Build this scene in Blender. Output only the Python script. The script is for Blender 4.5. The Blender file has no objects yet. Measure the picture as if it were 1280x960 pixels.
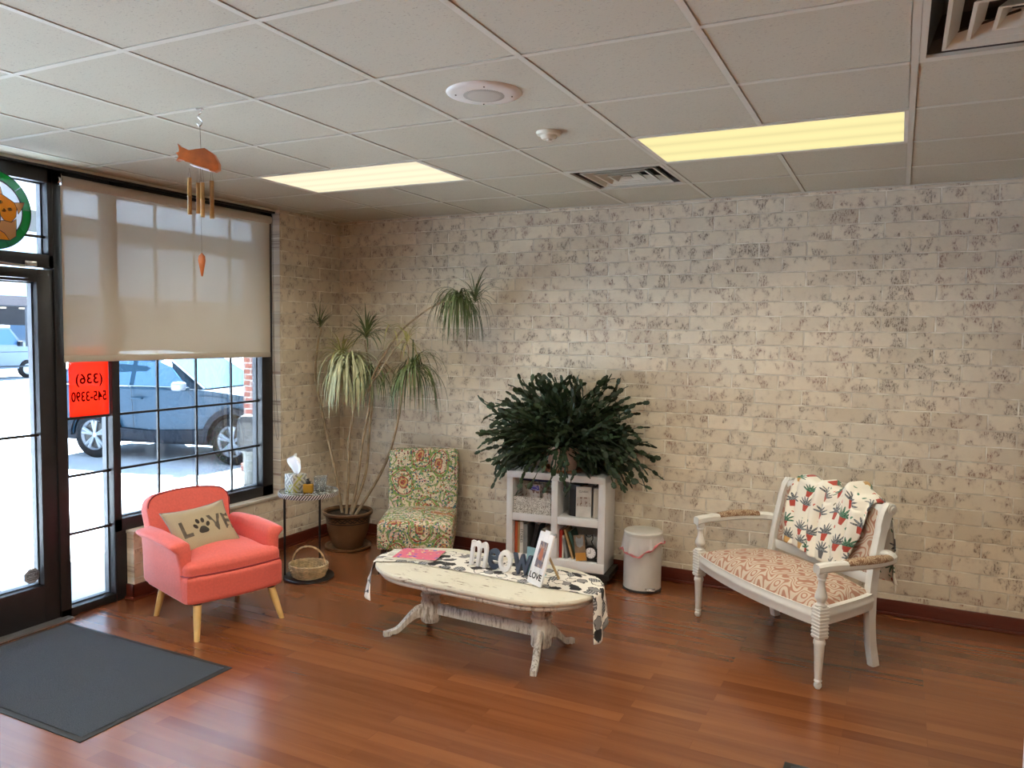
import bpy, bmesh, math, random
from mathutils import Vector, Matrix, Euler, noise as mnoise
random.seed(7)
PI = math.pi
sc = bpy.context.scene
C = bpy.data.collections.new('scene'); sc.collection.children.link(C)
R = math.radians

# ---------------------------------------------------------------- materials
class G:
    """small node graph helper"""
    def __init__(s, name):
        s.m = bpy.data.materials.new(name); s.m.use_nodes = True
        s.t = s.m.node_tree; s.t.nodes.clear()
        s.out = s.t.nodes.new('ShaderNodeOutputMaterial')
    def n(s, ty, ins=None, **props):
        nd = s.t.nodes.new(ty)
        for k, v in props.items(): setattr(nd, k, v)
        for k, v in (ins or {}).items(): s.set(nd.inputs[k], v)
        return nd
    def set(s, sock, v):
        if isinstance(v, bpy.types.NodeSocket): s.t.links.new(v, sock)
        elif isinstance(v, bpy.types.Node): s.t.links.new(v.outputs[0], sock)
        else:
            if sock.type == 'RGBA' and hasattr(v, '__len__') and len(v) == 3: v = (*v, 1)
            if sock.type == 'RGBA' and not hasattr(v, '__len__'): v = (v, v, v, 1)
            sock.default_value = v
    def math(s, op, a, b=0.0, c=0.0, clamp=False):
        nd = s.t.nodes.new('ShaderNodeMath'); nd.operation = op; nd.use_clamp = clamp
        s.set(nd.inputs[0], a); s.set(nd.inputs[1], b); s.set(nd.inputs[2], c); return nd.outputs[0]
    def mix(s, f, a, b, bt='MIX'):
        nd = s.t.nodes.new('ShaderNodeMix'); nd.data_type = 'RGBA'; nd.blend_type = bt
        s.set(nd.inputs[0], f); s.set(nd.inputs[6], a); s.set(nd.inputs[7], b); return nd.outputs[2]
    def ss(s, x, a, b):     # smoothstep
        nd = s.t.nodes.new('ShaderNodeMapRange'); nd.interpolation_type = 'SMOOTHSTEP'
        s.set(nd.inputs[0], x); s.set(nd.inputs[1], a); s.set(nd.inputs[2], b); return nd.outputs[0]
    def band(s, x, c, w):   # 1 within w of c
        d = s.math('ABSOLUTE', s.math('SUBTRACT', x, c)); return s.math('SUBTRACT', 1.0, s.ss(d, w*.7, w))
    def co(s, kind='Object'):
        return s.n('ShaderNodeTexCoord').outputs[kind]
    def xyz(s, v):
        nd = s.n('ShaderNodeSeparateXYZ', {0: v}); return nd.outputs[0], nd.outputs[1], nd.outputs[2]
    def vec(s, x=0.0, y=0.0, z=0.0):
        nd = s.t.nodes.new('ShaderNodeCombineXYZ'); s.set(nd.inputs[0], x); s.set(nd.inputs[1], y); s.set(nd.inputs[2], z); return nd.outputs[0]
    def vm(s, op, a, b=(0, 0, 0)):
        nd = s.t.nodes.new('ShaderNodeVectorMath'); nd.operation = op; s.set(nd.inputs[0], a); s.set(nd.inputs[1], b); return nd.outputs[0]
    def noise(s, v, scale, detail=3, rough=.5, dist=0.0, col=False):
        nd = s.n('ShaderNodeTexNoise', {'Vector': v, 'Scale': scale, 'Detail': detail, 'Roughness': rough, 'Distortion': dist})
        return nd.outputs['Color' if col else 0]
    def voro(s, v, scale, out='Distance', feature='F1', rnd=1.0, dims='3D'):
        nd = s.n('ShaderNodeTexVoronoi', feature=feature, voronoi_dimensions=dims)
        s.set(nd.inputs['Vector'], v); s.set(nd.inputs['Scale'], scale); s.set(nd.inputs['Randomness'], rnd); return nd.outputs[out]
    def bump(s, h, strength=.3, dist=.01):
        return s.n('ShaderNodeBump', {'Strength': strength, 'Distance': dist, 'Height': h}).outputs[0]
    def bsdf(s, col, rough=.5, metal=0.0, normal=None, **kw):
        b = s.n('ShaderNodeBsdfPrincipled', {'Base Color': col, 'Roughness': rough, 'Metallic': metal})
        if normal is not None: s.set(b.inputs['Normal'], normal)
        for k, v in kw.items(): s.set(b.inputs[k.replace('_', ' ')], v)
        s.b = b; s.t.links.new(b.outputs[0], s.out.inputs[0]); return s.m
M = {}
def plain(name, col, rough=.5, metal=0.0, bump=0, scale=60, var=0.0, **kw):
    g = G(name); v = g.co()
    c = col
    if var: c = g.mix(g.ss(g.noise(v, scale*.2, 4), .3, .7), tuple(max(0, x*(1-var)) for x in col), tuple(min(1, x*(1+var)) for x in col))
    nrm = g.bump(g.noise(v, scale, 4), bump, .004) if bump else None
    M[name] = g.bsdf(c, rough, metal, nrm, **kw); return M[name]

plain('black_metal', (.012, .012, .014), .35, 0, var=.1)
plain('frame_black', (.016, .015, .017), .38, 0, var=.1, bump=.05)
plain('aluminium', (.10, .105, .115), .5, .1, var=.1)
plain('chrome', (.75, .75, .78), .18, 1.0)
plain('white_plastic', (.78, .77, .72), .4, var=.03)
plain('cream_metal', (.70, .66, .58), .35, var=.03)
plain('pink_velvet', (.74, .135, .105), .75, var=.05, bump=.12, scale=400, Sheen_Weight=.55, Sheen_Roughness=.35, Sheen_Tint=(1, .62, .66, 1))
plain('pink_piping', (.25, .02, .03), .6)
plain('leg_wood', (.62, .40, .15), .4, var=.15, bump=.05)
plain('white_paint', (.68, .675, .64), .38, var=.04, bump=.06, scale=30)
plain('white_shelf', (.74, .745, .76), .42, var=.05, bump=.12, scale=25)
plain('dark_wood', (.02, .008, .006), .4)
plain('rubber', (.02, .02, .02), .7)
plain('soil', (.03, .018, .01), .95, bump=.8, scale=90)
plain('tissue', (.85, .87, .9), .8, bump=.1)
plain('bin_metal', (.62, .60, .56), .3, .15, var=.04)
plain('stem', (.30, .22, .13), .7, var=.3, bump=.4, scale=80)
plain('leaf_green', (.085, .12, .035), .45, var=.35, scale=30)
plain('leaf_pale', (.49, .51, .31), .45, var=.3, scale=50)
plain('leaf_yellow', (.36, .33, .11), .45, var=.35, scale=50)
plain('cactus_green', (.012, .030, .009), .6, var=.45, scale=40)
plain('terracotta', (.30, .11, .05), .6, var=.2)
plain('pink_pot', (.55, .40, .33), .45, var=.1)
plain('red_book', (.42, .03, .02), .5); plain('orange_book', (.50, .09, .03), .5); plain('white_book', (.62, .60, .57), .5, var=.1)
plain('black_book', (.015, .015, .018), .45); plain('green_book', (.025, .07, .055), .5, var=.3); plain('tan_book', (.42, .28, .13), .55, var=.2)
plain('grey_book', (.22, .23, .24), .5, var=.2); plain('page', (.62, .57, .48), .8); plain('brown_book', (.20, .13, .08), .5, var=.4)
plain('navy', (.012, .018, .14), .5)
plain('letter_white', (.82, .82, .84), .4); plain('letter_slate', (.045, .065, .11), .45)
plain('copper_wood', (.58, .15, .03), .3, var=.25, scale=60); plain('bamboo', (.42, .23, .07), .45, var=.25, scale=60, bump=.1)
plain('string', (.25, .2, .15), .8)
plain('ink_dark', (.05, .045, .04), .8); plain('ink_black', (.012, .011, .011), .7); plain('ink_white', (.8, .8, .8), .7)
plain('wicker', (.60, .46, .27), .6, var=.3, scale=120, bump=.3)
plain('silver_label', (.30, .30, .31), .6)
plain('van_white', (.10, .13, .17), .5, Specular_IOR_Level=.2); plain('van_roof', (.40, .41, .43), .35)
plain('lead', (.01, .01, .01), .5)
plain('car_paint', (.012, .034, .058), .35, 0, Specular_IOR_Level=.2)
plain('cladding', (.008, .011, .017), .7, Specular_IOR_Level=.15)
plain('tyre', (.008, .009, .011), .9, bump=.2, Specular_IOR_Level=.1); plain('rim', (.22, .24, .27), .4, .2)
plain('outdoor_metal', (.010, .014, .020), .8); plain('cast_concrete', (.10, .10, .095), .8, var=.1)
plain('blue_tinted_soffit', (.66, .73, .82), .7); plain('beam_grey', (.10, .095, .09), .7)  # porch soffit tinted blue to cool its reflection on the floor
plain('shop_dark', (.02, .021, .026), .8); plain('shop_fascia', (.075, .062, .064), .8, var=.1); plain('shop_post', (.16, .17, .19), .6)
plain('smoke_white', (.72, .68, .56), .45)
plain('duct_dark', (.05, .045, .04), .8)
plain('tee_white', (.60, .585, .50), .5)
plain('amber', (.34, .18, .015), .2)
plain('clear_plastic', (.85, .9, .92), .08, Transmission_Weight=.85, IOR=1.3)

def glass_mat():
    g = G('window_glass')
    tr = g.n('ShaderNodeBsdfTransparent', {'Color': (.93, .955, .97, 1)})
    gl = g.n('ShaderNodeBsdfGlossy', {'Color': (1, 1, 1, 1), 'Roughness': .01})
    fr = g.n('ShaderNodeFresnel', {'IOR': 1.45})
    mx = g.n('ShaderNodeMixShader', {0: g.math('MULTIPLY', fr.outputs[0], .5), 1: tr.outputs[0], 2: gl.outputs[0]})
    g.t.links.new(mx.outputs[0], g.out.inputs[0]); M['window_glass'] = g.m
glass_mat()
def see_through(name, col, trans, transl, rough=.8):
    g = G(name); v = g.co()
    d = g.n('ShaderNodeBsdfDiffuse', {'Color': (*col, 1)}); t = g.n('ShaderNodeBsdfTranslucent', {'Color': (*col, 1)})
    tp = g.n('ShaderNodeBsdfTransparent', {'Color': (1, 1, 1, 1)})
    a = g.n('ShaderNodeMixShader', {0: transl, 1: d.outputs[0], 2: t.outputs[0]})
    b = g.n('ShaderNodeMixShader', {0: trans, 1: a.outputs[0], 2: tp.outputs[0]})
    g.t.links.new(b.outputs[0], g.out.inputs[0]); M[name] = g.m
see_through('blind_fabric', (.56, .50, .40), .045, .035)
see_through('sign_red', (.95, .05, .012), .12, .7)
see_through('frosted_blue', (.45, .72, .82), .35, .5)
see_through('bag_film', (.86, .84, .82), .18, .4)
see_through('bag_pink', (.85, .35, .36), .1, .4)
for nm, c in dict(glass_green=(.01, .22, .03), glass_orange=(.95, .42, .04), glass_tan=(.75, .42, .16), glass_clear=(.9, .93, .95), glass_grey=(.35, .36, .40), glass_eye=(.5, .9, .2)).items():
    see_through(nm, c, .10, .30)

def brick_mat(name, axis, red=1.0):
    g = G(name); x, y, z = g.xyz(g.co())
    u = g.math('ADD', x if axis == 'x' else y, 0.419 if axis == 'x' else .11); w = g.math('ADD', z, -.036)
    jit = g.math('MULTIPLY', g.math('SUBTRACT', g.noise(g.vec(u, w, 0), 6, 2), .5), .006)
    w2 = g.math('ADD', w, jit)
    bt = g.n('ShaderNodeTexBrick', {'Vector': g.vec(u, w2, 0), 'Color1': (0, 0, 0, 1), 'Color2': (1, 1, 1, 1), 'Mortar': (.5, .5, .5, 1), 'Scale': 1.0,
              'Mortar Size': .0052, 'Mortar Smooth': .35, 'Bias': 0.0, 'Brick Width': .305, 'Row Height': .0985}, offset=.5)
    tone = bt.outputs['Color']; mort = bt.outputs['Fac']
    row = g.math('FLOOR', g.math('DIVIDE', w2, .0985))
    v = g.vec(u, w, 0)
    base = g.mix(tone, (.60, .515, .385), (.79, .70, .55))
    base = g.mix(g.ss(g.noise(v, 5, 4, .6), .3, .7), base, g.mix(.5, base, (.62, .555, .46)))
    base = g.mix(g.math('MULTIPLY', g.ss(g.noise(v, 2.2, 3), .45, .75), .45), base, (.80, .73, .58))
    # worn-through patches: blobs that differ per brick times short vertical scratches
    blob = g.noise(g.vec(g.math('MULTIPLY', u, 1.25), g.math('ADD', w, g.math('MULTIPLY', row, 3.7)), tone), 11, 3, .6)
    scr = g.noise(g.vec(g.math('MULTIPLY', u, 3.0), w, 0), 40, 5, .78)
    gate = g.math('MULTIPLY', g.ss(blob, .50, .62), g.ss(scr, .50, .58))
    wash = g.math('MULTIPLY', g.ss(blob, .42, .70), .24)
    inv = g.math('SUBTRACT', 1.0, mort)
    cdk = g.mix(g.ss(g.noise(v, 1.6, 2), .4, .65), (.085, .050, .034), (.24, .085, .06))
    col = g.mix(g.math('MULTIPLY', wash, inv), base, g.mix(.5, cdk, (.36, .27, .22)))
    col = g.mix(g.math('MULTIPLY', g.math('MULTIPLY', gate, inv), .78), col, cdk)
    mcol = g.mix(g.ss(g.noise(v, 9, 3), .4, .65), (.62, .56, .47), (.90, .85, .74))
    col = g.mix(mort, col, mcol)
    h = g.math('ADD', g.math('MULTIPLY', inv, .8), g.math('ADD', g.math('MULTIPLY', g.noise(v, 28, 4), .35), g.math('MULTIPLY', gate, -.25)))
    M[name] = g.bsdf(col, .62, 0, g.bump(h, .62, .012)); return M[name]
brick_mat('brick_back', 'x'); brick_mat('brick_left', 'y')
def red_brick():
    g = G('red_brick'); x, y, z = g.xyz(g.co())
    bt = g.n('ShaderNodeTexBrick', {'Vector': g.vec(g.math('ADD', x, y), z, 0), 'Color1': (.13, .024, .014, 1), 'Color2': (.18, .040, .022, 1), 'Mortar': (.22, .20, .18, 1),
              'Scale': 1.0, 'Mortar Size': .008, 'Brick Width': .2, 'Row Height': .073}, offset=.5)
    M['red_brick'] = g.bsdf(bt.outputs['Color'], .8)
red_brick()
def floor_mat():
    g = G('laminate_floor'); x, y, z = g.xyz(g.co())
    bt = g.n('ShaderNodeTexBrick', {'Vector': g.vec(x, y, 0), 'Color1': (0, 0, 0, 1), 'Color2': (1, 1, 1, 1), 'Mortar': (.5, .5, .5, 1), 'Scale': 1.0,
              'Mortar Size': .0018, 'Mortar Smooth': 1.0, 'Bias': 0.0, 'Brick Width': .92, 'Row Height': .083}, offset=.37, offset_frequency=2)
    tone = bt.outputs['Color']
    t1 = g.xyz(tone)[0]
    gv = g.vec(g.math('MULTIPLY', x, .45), g.math('MULTIPLY', y, 6.0), g.math('MULTIPLY', t1, 7.0))
    grain = g.noise(gv, 3, 4, .5, .3)
    base = g.mix(t1, (.15, .045, .015), (.235, .078, .026))
    col = g.mix(g.ss(grain, .3, .72), g.mix(.2, base, (.08, .022, .008)), g.mix(.2, base, (.26, .10, .04)))
    col = g.mix(g.math('MULTIPLY', bt.outputs['Fac'], .3), col, (.06, .018, .009))
    b2 = g.noise(gv, 14, 3)
    M['laminate_floor'] = g.bsdf(col, .27, 0, None, Specular_IOR_Level=.5, Coat_Weight=.35, Coat_Roughness=.16)
floor_mat()
def base_mat():
    g = G('mahogany'); v = g.co(); x, y, z = g.xyz(v)
    gr = g.noise(g.vec(g.math('MULTIPLY', x, .6), g.math('MULTIPLY', y, .6), g.math('MULTIPLY', z, 12)), 6, 5, .6)
    M['mahogany'] = g.bsdf(g.mix(gr, (.05, .008, .005), (.16, .03, .015)), .3)
base_mat()
def ceil_mat():
    g = G('ceiling_tile'); v = g.co()
    pits = g.ss(g.noise(g.vm('MULTIPLY', v, (1, 1.6, 1)), 95, 2, .6), .60, .70)
    col = g.mix(g.math('MULTIPLY', pits, .45), g.mix(g.noise(v, 1.5, 3), (.485, .46, .365), (.545, .515, .41)), (.22, .19, .15))
    M['ceiling_tile'] = g.bsdf(col, .9, 0, g.bump(g.noise(v, 140, 3), .25, .003))
ceil_mat()
def mat_carpet():
    g = G('mat_carpet'); v = g.co()
    n1 = g.noise(v, 260, 2); n2 = g.noise(v, 9, 3)
    col = g.mix(g.ss(n1, .35, .65), (.035, .046, .064), (.12, .15, .195))
    col = g.mix(g.math('MULTIPLY', n2, .3), col, (.05, .06, .075))
    M['mat_carpet'] = g.bsdf(col, .95, 0, g.bump(n1, .9, .006), Sheen_Weight=.15)
mat_carpet()
def paisley():
    g = G('paisley_fabric'); uv = g.co('UV')
    d = g.vm('ADD', uv, g.vm('SCALE', g.vm('SUBTRACT', g.noise(uv, 7, 2, .5, 0, True), (.5, .5, .5))))
    # distort
    sc_ = g.t.nodes.new('ShaderNodeVectorMath'); sc_.operation = 'SCALE'; g.set(sc_.inputs[0], g.vm('SUBTRACT', g.noise(uv, 6, 2, .5, 0, True), (.5, .5, .5))); sc_.inputs['Scale'].default_value = .10
    d = g.vm('ADD', uv, sc_.outputs[0])
    col = g.mix(g.noise(uv, 30, 2), (.60, .50, .36), (.70, .61, .46))
    col = g.mix(g.ss(g.noise(uv, 8, 1), .56, .60), col, (.66, .47, .40))
    # curling vines, green, two scales
    f = g.voro(d, 6.5, 'Distance', 'F1', 1, '2D')
    ring = g.math('FRACT', g.math('MULTIPLY', f, 4.2))
    sel = g.ss(g.noise(uv, 9, 1), .43, .47)
    col = g.mix(g.math('MULTIPLY', g.band(ring, .5, .15), sel), col, (.20, .29, .075))
    col = g.mix(g.math('MULTIPLY', g.band(ring, .30, .05), sel), col, (.05, .13, .06))
    nl = g.noise(d, 11, 2)
    col = g.mix(g.band(nl, .5, .012), col, (.10, .26, .12))
    col = g.mix(g.band(nl, .58, .010), col, (.05, .15, .19))
    # big paisley teardrops: red/orange hearts with leaf rim
    vb = g.voro(g.vm('MULTIPLY', d, (1.0, .72, 1.0)), 4.4, 'Distance', 'F1', 1.0, '2D')
    col = g.mix(g.band(vb, .36, .035), col, (.20, .30, .08))
    col = g.mix(g.band(vb, .30, .014), col, (.30, .04, .02))
    col = g.mix(g.math('SUBTRACT', 1.0, g.ss(vb, .15, .17)), col, g.mix(g.ss(g.noise(uv, 60, 2), .4, .6), (.48, .15, .07), (.26, .04, .04)))
    col = g.mix(g.band(vb, .10, .025), col, (.52, .38, .16))
    # small leaves and berries
    v2 = g.voro(uv, 42, 'Distance', 'F1', 1, '2D'); c2 = g.voro(uv, 42, 'Color', 'F1', 1, '2D'); r2 = g.xyz(c2)[0]
    dot = g.math('MULTIPLY', g.math('SUBTRACT', 1.0, g.ss(v2, .22, .34)), g.ss(r2, .48, .50))
    hue = g.mix(g.ss(r2, .55, .57), (.05, .20, .15), g.mix(g.ss(r2, .74, .76), (.22, .04, .045), g.mix(g.ss(r2, .88, .9), (.04, .09, .16), (.50, .16, .05))))
    col = g.mix(dot, col, hue)
    v3 = g.voro(uv, 75, 'Distance', 'F1', 1, '2D'); r3 = g.xyz(g.voro(uv, 75, 'Color', 'F1', 1, '2D'))[1]
    col = g.mix(g.math('MULTIPLY', g.math('SUBTRACT', 1.0, g.ss(v3, .2, .32)), g.ss(r3, .62, .64)), col, (.06, .14, .11))
    M['paisley_fabric'] = g.bsdf(col, .85, 0, g.bump(g.noise(uv, 500, 2), .15, .002))
paisley()
def damask(name, bg, ln, s=1.0):
    g = G(name); u, v, _ = g.xyz(g.co('UV'))
    a = g.math('MULTIPLY', u, 2*PI/(.19*s)); b = g.math('MULTIPLY', v, 2*PI/(.23*s))
    wob = g.math('MULTIPLY', g.math('SINE', g.math('MULTIPLY', b, 2.0)), .35)
    f = g.math('ADD', g.math('COSINE', g.math('ADD', a, wob)), g.math('MULTIPLY', g.math('COSINE', b), .9))
    f2 = g.math('ADD', f, g.math('MULTIPLY', g.math('MULTIPLY', g.math('COSINE', g.math('MULTIPLY', a, 2)), g.math('COSINE', g.math('MULTIPLY', b, 2.0))), .55))
    f2 = g.math('ADD', f2, g.math('MULTIPLY', g.math('MULTIPLY', g.math('SINE', g.math('MULTIPLY', a, 2)), g.math('SINE', g.math('MULTIPLY', b, 3.0))), .28))
    fr = g.math('FRACT', g.math('ADD', g.math('MULTIPLY', f2, 1.15), 5.1))
    m = g.band(fr, .5, .20)
    col = g.mix(m, bg, ln)
    col = g.mix(g.math('MULTIPLY', g.noise(g.co('UV'), 12, 3), .15), col, (.5, .42, .33))
    M[name] = g.bsdf(col, .8, 0, g.bump(g.math('ADD', m, g.noise(g.co('UV'), 400, 2)), .12, .002))
damask('damask_pink', (.52, .43, .345), (.34, .15, .10)); damask('damask_brown', (.40, .29, .19), (.19, .09, .045), .6)
def runner():
    g = G('cat_runner'); uv = g.co('UV')
    v1 = g.voro(uv, 13, 'Distance', 'F1', .9, '2D'); c1 = g.xyz(g.voro(uv, 13, 'Color', 'F1', .9, '2D'))[0]
    w = g.math('ADD', v1, g.math('MULTIPLY', g.math('SUBTRACT', g.noise(uv, 26, 3), .5), .75))
    body = g.math('SUBTRACT', 1.0, g.ss(w, .36, .39)); line = g.band(w, .40, .045)
    stripes = g.ss(g.math('SINE', g.math('MULTIPLY', g.xyz(uv)[0], 420)), .2, .4)
    fill = g.mix(g.ss(c1, .30, .32), (.012, .012, .014), g.mix(g.ss(c1, .55, .57), g.mix(stripes, (.10, .10, .11), (.34, .34, .35)), g.mix(g.ss(c1, .72, .74), (.22, .215, .22), (.72, .68, .62))))
    col = g.mix(body, (.74, .71, .66), fill)
    col = g.mix(line, col, (.02, .02, .025))
    M['cat_runner'] = g.bsdf(col, .85, 0, g.bump(g.noise(uv, 400, 2), .15, .001))
runner()
def blanket():
    g = G('plant_blanket'); uv = g.co('UV')
    scl = 9.3
    pos = g.voro(uv, scl, 'Position', 'F1', .55, '2D'); cc = g.voro(uv, scl, 'Color', 'F1', .55, '2D')
    r, r2, r3 = g.xyz(cc)
    lx, ly, _ = g.xyz(g.vm('SUBTRACT', uv, pos))
    ax = g.math('ABSOLUTE', lx)
    potw = g.math('ADD', .021, g.math('MULTIPLY', ly, .25))
    pot = g.math('MULTIPLY', g.math('LESS_THAN', ax, potw), g.math('MULTIPLY', g.math('GREATER_THAN', ly, -.040), g.math('LESS_THAN', ly, -.006)))
    hy = g.math('SUBTRACT', ly, -.004)
    rad = g.math('SQRT', g.math('ADD', g.math('MULTIPLY', lx, lx), g.math('MULTIPLY', hy, hy)))
    ang = g.math('ARCTAN2', lx, hy)
    petals = g.math('COSINE', g.math('MULTIPLY', ang, 13.0))
    lim = g.math('ADD', .036, g.math('MULTIPLY', petals, .014))
    leaf = g.math('MULTIPLY', g.math('LESS_THAN', rad, lim), g.math('GREATER_THAN', hy, -.002))
    lt = g.ss(g.noise(uv, 130, 2), .45, .55)
    leafc = g.mix(g.ss(r, .5, .52), g.mix(lt, (.03, .10, .06), (.10, .24, .16)), g.mix(lt, (.06, .07, .08), (.22, .24, .25)))
    potc = g.mix(g.ss(r2, .55, .57), (.42, .06, .04), g.mix(g.ss(r3, .5, .52), (.10, .10, .11), (.55, .33, .12)))
    col = g.mix(leaf, (.80, .77, .68), leafc); col = g.mix(pot, col, potc)
    sm = g.voro(uv, 26, 'Distance', 'F1', 1, '2D'); rs = g.xyz(g.voro(uv, 26, 'Color', 'F1', 1, '2D'))[0]
    free = g.math('GREATER_THAN', g.math('SQRT', g.math('ADD', g.math('MULTIPLY', lx, lx), g.math('MULTIPLY', ly, ly))), .055)
    col = g.mix(g.math('MULTIPLY', free, g.math('MULTIPLY', g.math('LESS_THAN', sm, .20), g.ss(rs, .6, .61))), col, g.mix(g.ss(rs, .8, .81), (.08, .22, .14), (.5, .1, .06)))
    M['plant_blanket'] = g.bsdf(col, .9, 0, g.bump(g.noise(uv, 300, 2), .2, .002), Sheen_Weight=.2)
blanket()
def distressed():
    g = G('distressed_paint'); v = g.co(); x, y, z = g.xyz(v)
    st = g.vec(g.math('MULTIPLY', x, .25), y, g.math('MULTIPLY', z, 1.0))
    n1 = g.noise(st, 60, 5, .7); n2 = g.noise(v, 5, 3)
    wear = g.math('MULTIPLY', g.ss(n1, .56, .64), g.ss(n2, .46, .6))
    base = g.mix(g.noise(v, 8, 3), (.62, .59, .49), (.70, .67, .575))
    M['distressed_top'] = g.bsdf(g.mix(wear, base, (.16, .10, .06)), .45, 0, g.bump(g.math('ADD', wear, g.math('MULTIPLY', n1, .3)), .25, .002))
    g = G('distressed_leg'); v = g.co(); x, y, z = g.xyz(v)
    st = g.vec(x, y, g.math('MULTIPLY', z, .22)); n1 = g.noise(st, 70, 5, .7); n2 = g.noise(v, 7, 3)
    wear = g.math('MULTIPLY', g.ss(n1, .47, .60), g.ss(n2, .36, .6))
    M['distressed_leg'] = g.bsdf(g.mix(g.math('MULTIPLY', wear, .8), (.66, .64, .60), (.15, .11, .08)), .5, 0, g.bump(n1, .3, .003))
distressed()
def pot_mat():
    g = G('brown_glaze'); x, y, z = g.xyz(g.co())
    ang = g.math('ARCTAN2', x, y)
    wv = g.math('MULTIPLY', g.math('SINE', g.math('MULTIPLY', ang, 14)), .012)
    l1 = g.band(g.math('ADD', z, wv), .252, .006); wv2 = g.math('MULTIPLY', g.math('SINE', g.math('ADD', g.math('MULTIPLY', ang, 14), 2.2)), .012)
    l2 = g.band(g.math('ADD', z, wv2), .252, .006)
    band = g.math('MAXIMUM', g.math('MAXIMUM', l1, l2), g.math('MAXIMUM', g.band(z, .225, .005), g.band(z, .28, .008)))
    M['brown_glaze'] = g.bsdf(g.mix(band, g.mix(g.noise(g.co(), 14, 3), (.10, .05, .022), (.17, .085, .035)), (.008, .007, .006)), .35)
pot_mat()
def tissue_box():
    g = G('tissue_box_print'); x, y, z = g.xyz(g.co())
    a = g.math('FRACT', g.math('MULTIPLY', g.math('ADD', g.math('ADD', x, y), z), 26)); b = g.math('FRACT', g.math('MULTIPLY', g.math('SUBTRACT', g.math('ADD', x, y), z), 26))
    chk = g.math('GREATER_THAN', g.math('FRACT', g.math('MULTIPLY', g.math('ADD', g.math('FLOOR', g.math('MULTIPLY', g.math('ADD', x, y), 20)), g.math('FLOOR', g.math('MULTIPLY', z, 20))), .5)), .25)
    st = g.mix(chk, g.ss(a, .5, .55), g.ss(b, .5, .55))
    M['tissue_box_print'] = g.bsdf(g.mix(st, (.50, .50, .44), g.mix(g.ss(g.noise(g.co(), 12, 1), .5, .52), (.20, .20, .20), (.38, .38, .08))), .6)
tissue_box()
def mosaic():
    g = G('mosaic_top'); v = g.co(); c = g.voro(v, 70, 'Color'); e = g.voro(v, 70, 'Distance', 'DISTANCE_TO_EDGE')
    r = g.xyz(c)[0]
    col = g.mix(g.ss(r, .5, .55), (.10, .12, .11), (.55, .57, .55)); col = g.mix(g.math('LESS_THAN', e, .08), col, (.02, .02, .02))
    M['mosaic_top'] = g.bsdf(col, .2)
    g = G('mosaic_rim'); x, y, z = g.xyz(g.co()); ang = g.math('ARCTAN2', x, y)
    s = g.ss(g.math('SINE', g.math('ADD', g.math('MULTIPLY', ang, 64), g.math('MULTIPLY', z, 260))), -.2, .2)
    M['mosaic_rim'] = g.bsdf(g.mix(s, (.015, .012, .02), (.60, .55, .55)), .3)
mosaic()
def scroll():
    g = G('scroll_print'); x, y, z = g.xyz(g.co()); v = g.vec(x, z, 0)
    n = g.noise(v, 32, 2, .5, 1.5)
    m = g.math('MAXIMUM', g.band(n, .45, .022), g.band(n, .56, .022))
    M['scroll_print'] = g.bsdf(g.mix(m, (.72, .70, .66), (.13, .11, .08)), .6)
    g = G('photo_print'); x, y, z = g.xyz(g.co()); v = g.co(); n = g.noise(v, 40, 3)
    col = g.mix(g.ss(n, .4, .6), (.35, .25, .20), (.12, .10, .12)); col = g.mix(g.ss(z, .02, .08), (.20, .24, .30), col)
    M['photo_print'] = g.bsdf(col, .35)
    g = G('leaflet_print'); v = g.co(); n = g.noise(v, 35, 3)
    M['leaflet_print'] = g.bsdf(g.mix(g.ss(n, .5, .6), (.50, .47, .44), (.16, .07, .045)), .4)
    g = G('magazine_pink'); v = g.co(); n = g.noise(v, 16, 3, .6, 1.2); n2 = g.noise(v, 25, 2)
    col = g.mix(g.ss(n, .55, .60), (.72, .16, .26), (.70, .50, .30)); col = g.mix(g.ss(n2, .60, .66), col, (.20, .12, .45)); col = g.mix(g.ss(n, .30, .34), (.78, .72, .72), col)
    M['magazine_pink'] = g.bsdf(col, .25)
    g = G('burlap'); v = g.co('UV')
    M['burlap'] = g.bsdf(g.mix(g.noise(v, 220, 2), (.34, .27, .17), (.46, .38, .26)), .9, 0, g.bump(g.noise(v, 600, 2), .3, .002))
    g = G('speaker_mesh'); v = g.co(); x, y, z = g.xyz(v)
    a = g.voro(v, 160, 'Distance', 'F1', 0.0)
    M['speaker_mesh'] = g.bsdf(g.mix(g.ss(a, .28, .34), (.04, .04, .035), (.55, .52, .46)), .4)
scroll()
def lens(name, col, e, tubes):
    g = G(name); x, y, z = g.xyz(g.co())
    a = g.math('ABSOLUTE', g.math('COSINE', g.math('MULTIPLY', y, PI*tubes/.6)))
    st = g.math('MULTIPLY', g.math('ADD', .86, g.math('MULTIPLY', a, .14)), e)
    pr = g.math('MULTIPLY', g.math('SINE', g.math('MULTIPLY', g.math('ADD', x, y), 330)), .02)
    em = g.n('ShaderNodeEmission', {'Color': (*col, 1), 'Strength': g.math('ADD', st, pr)})
    g.t.links.new(em.outputs[0], g.out.inputs[0]); M[name] = g.m
lens('lamp_lens_warm', (1, .88, .42), .95, 3); lens('lamp_lens', (1, .89, .62), 1.05, 4)
def ground():
    g = G('asphalt'); v = g.co()
    M['asphalt'] = g.bsdf(g.mix(g.noise(v, 3, 5, .7), (.33, .345, .38), (.40, .415, .45)), .9)
    g = G('sidewalk'); v = g.co(); x, y, z = g.xyz(v)
    j = g.band(g.math('FRACT', g.math('MULTIPLY', g.math('ADD', y, .1), .66)), .5, .01)
    M['sidewalk'] = g.bsdf(g.mix(j, g.mix(g.noise(v, 5, 4), (.46, .45, .43), (.54, .53, .51)), (.2, .19, .18)), .9)
ground()

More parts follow.
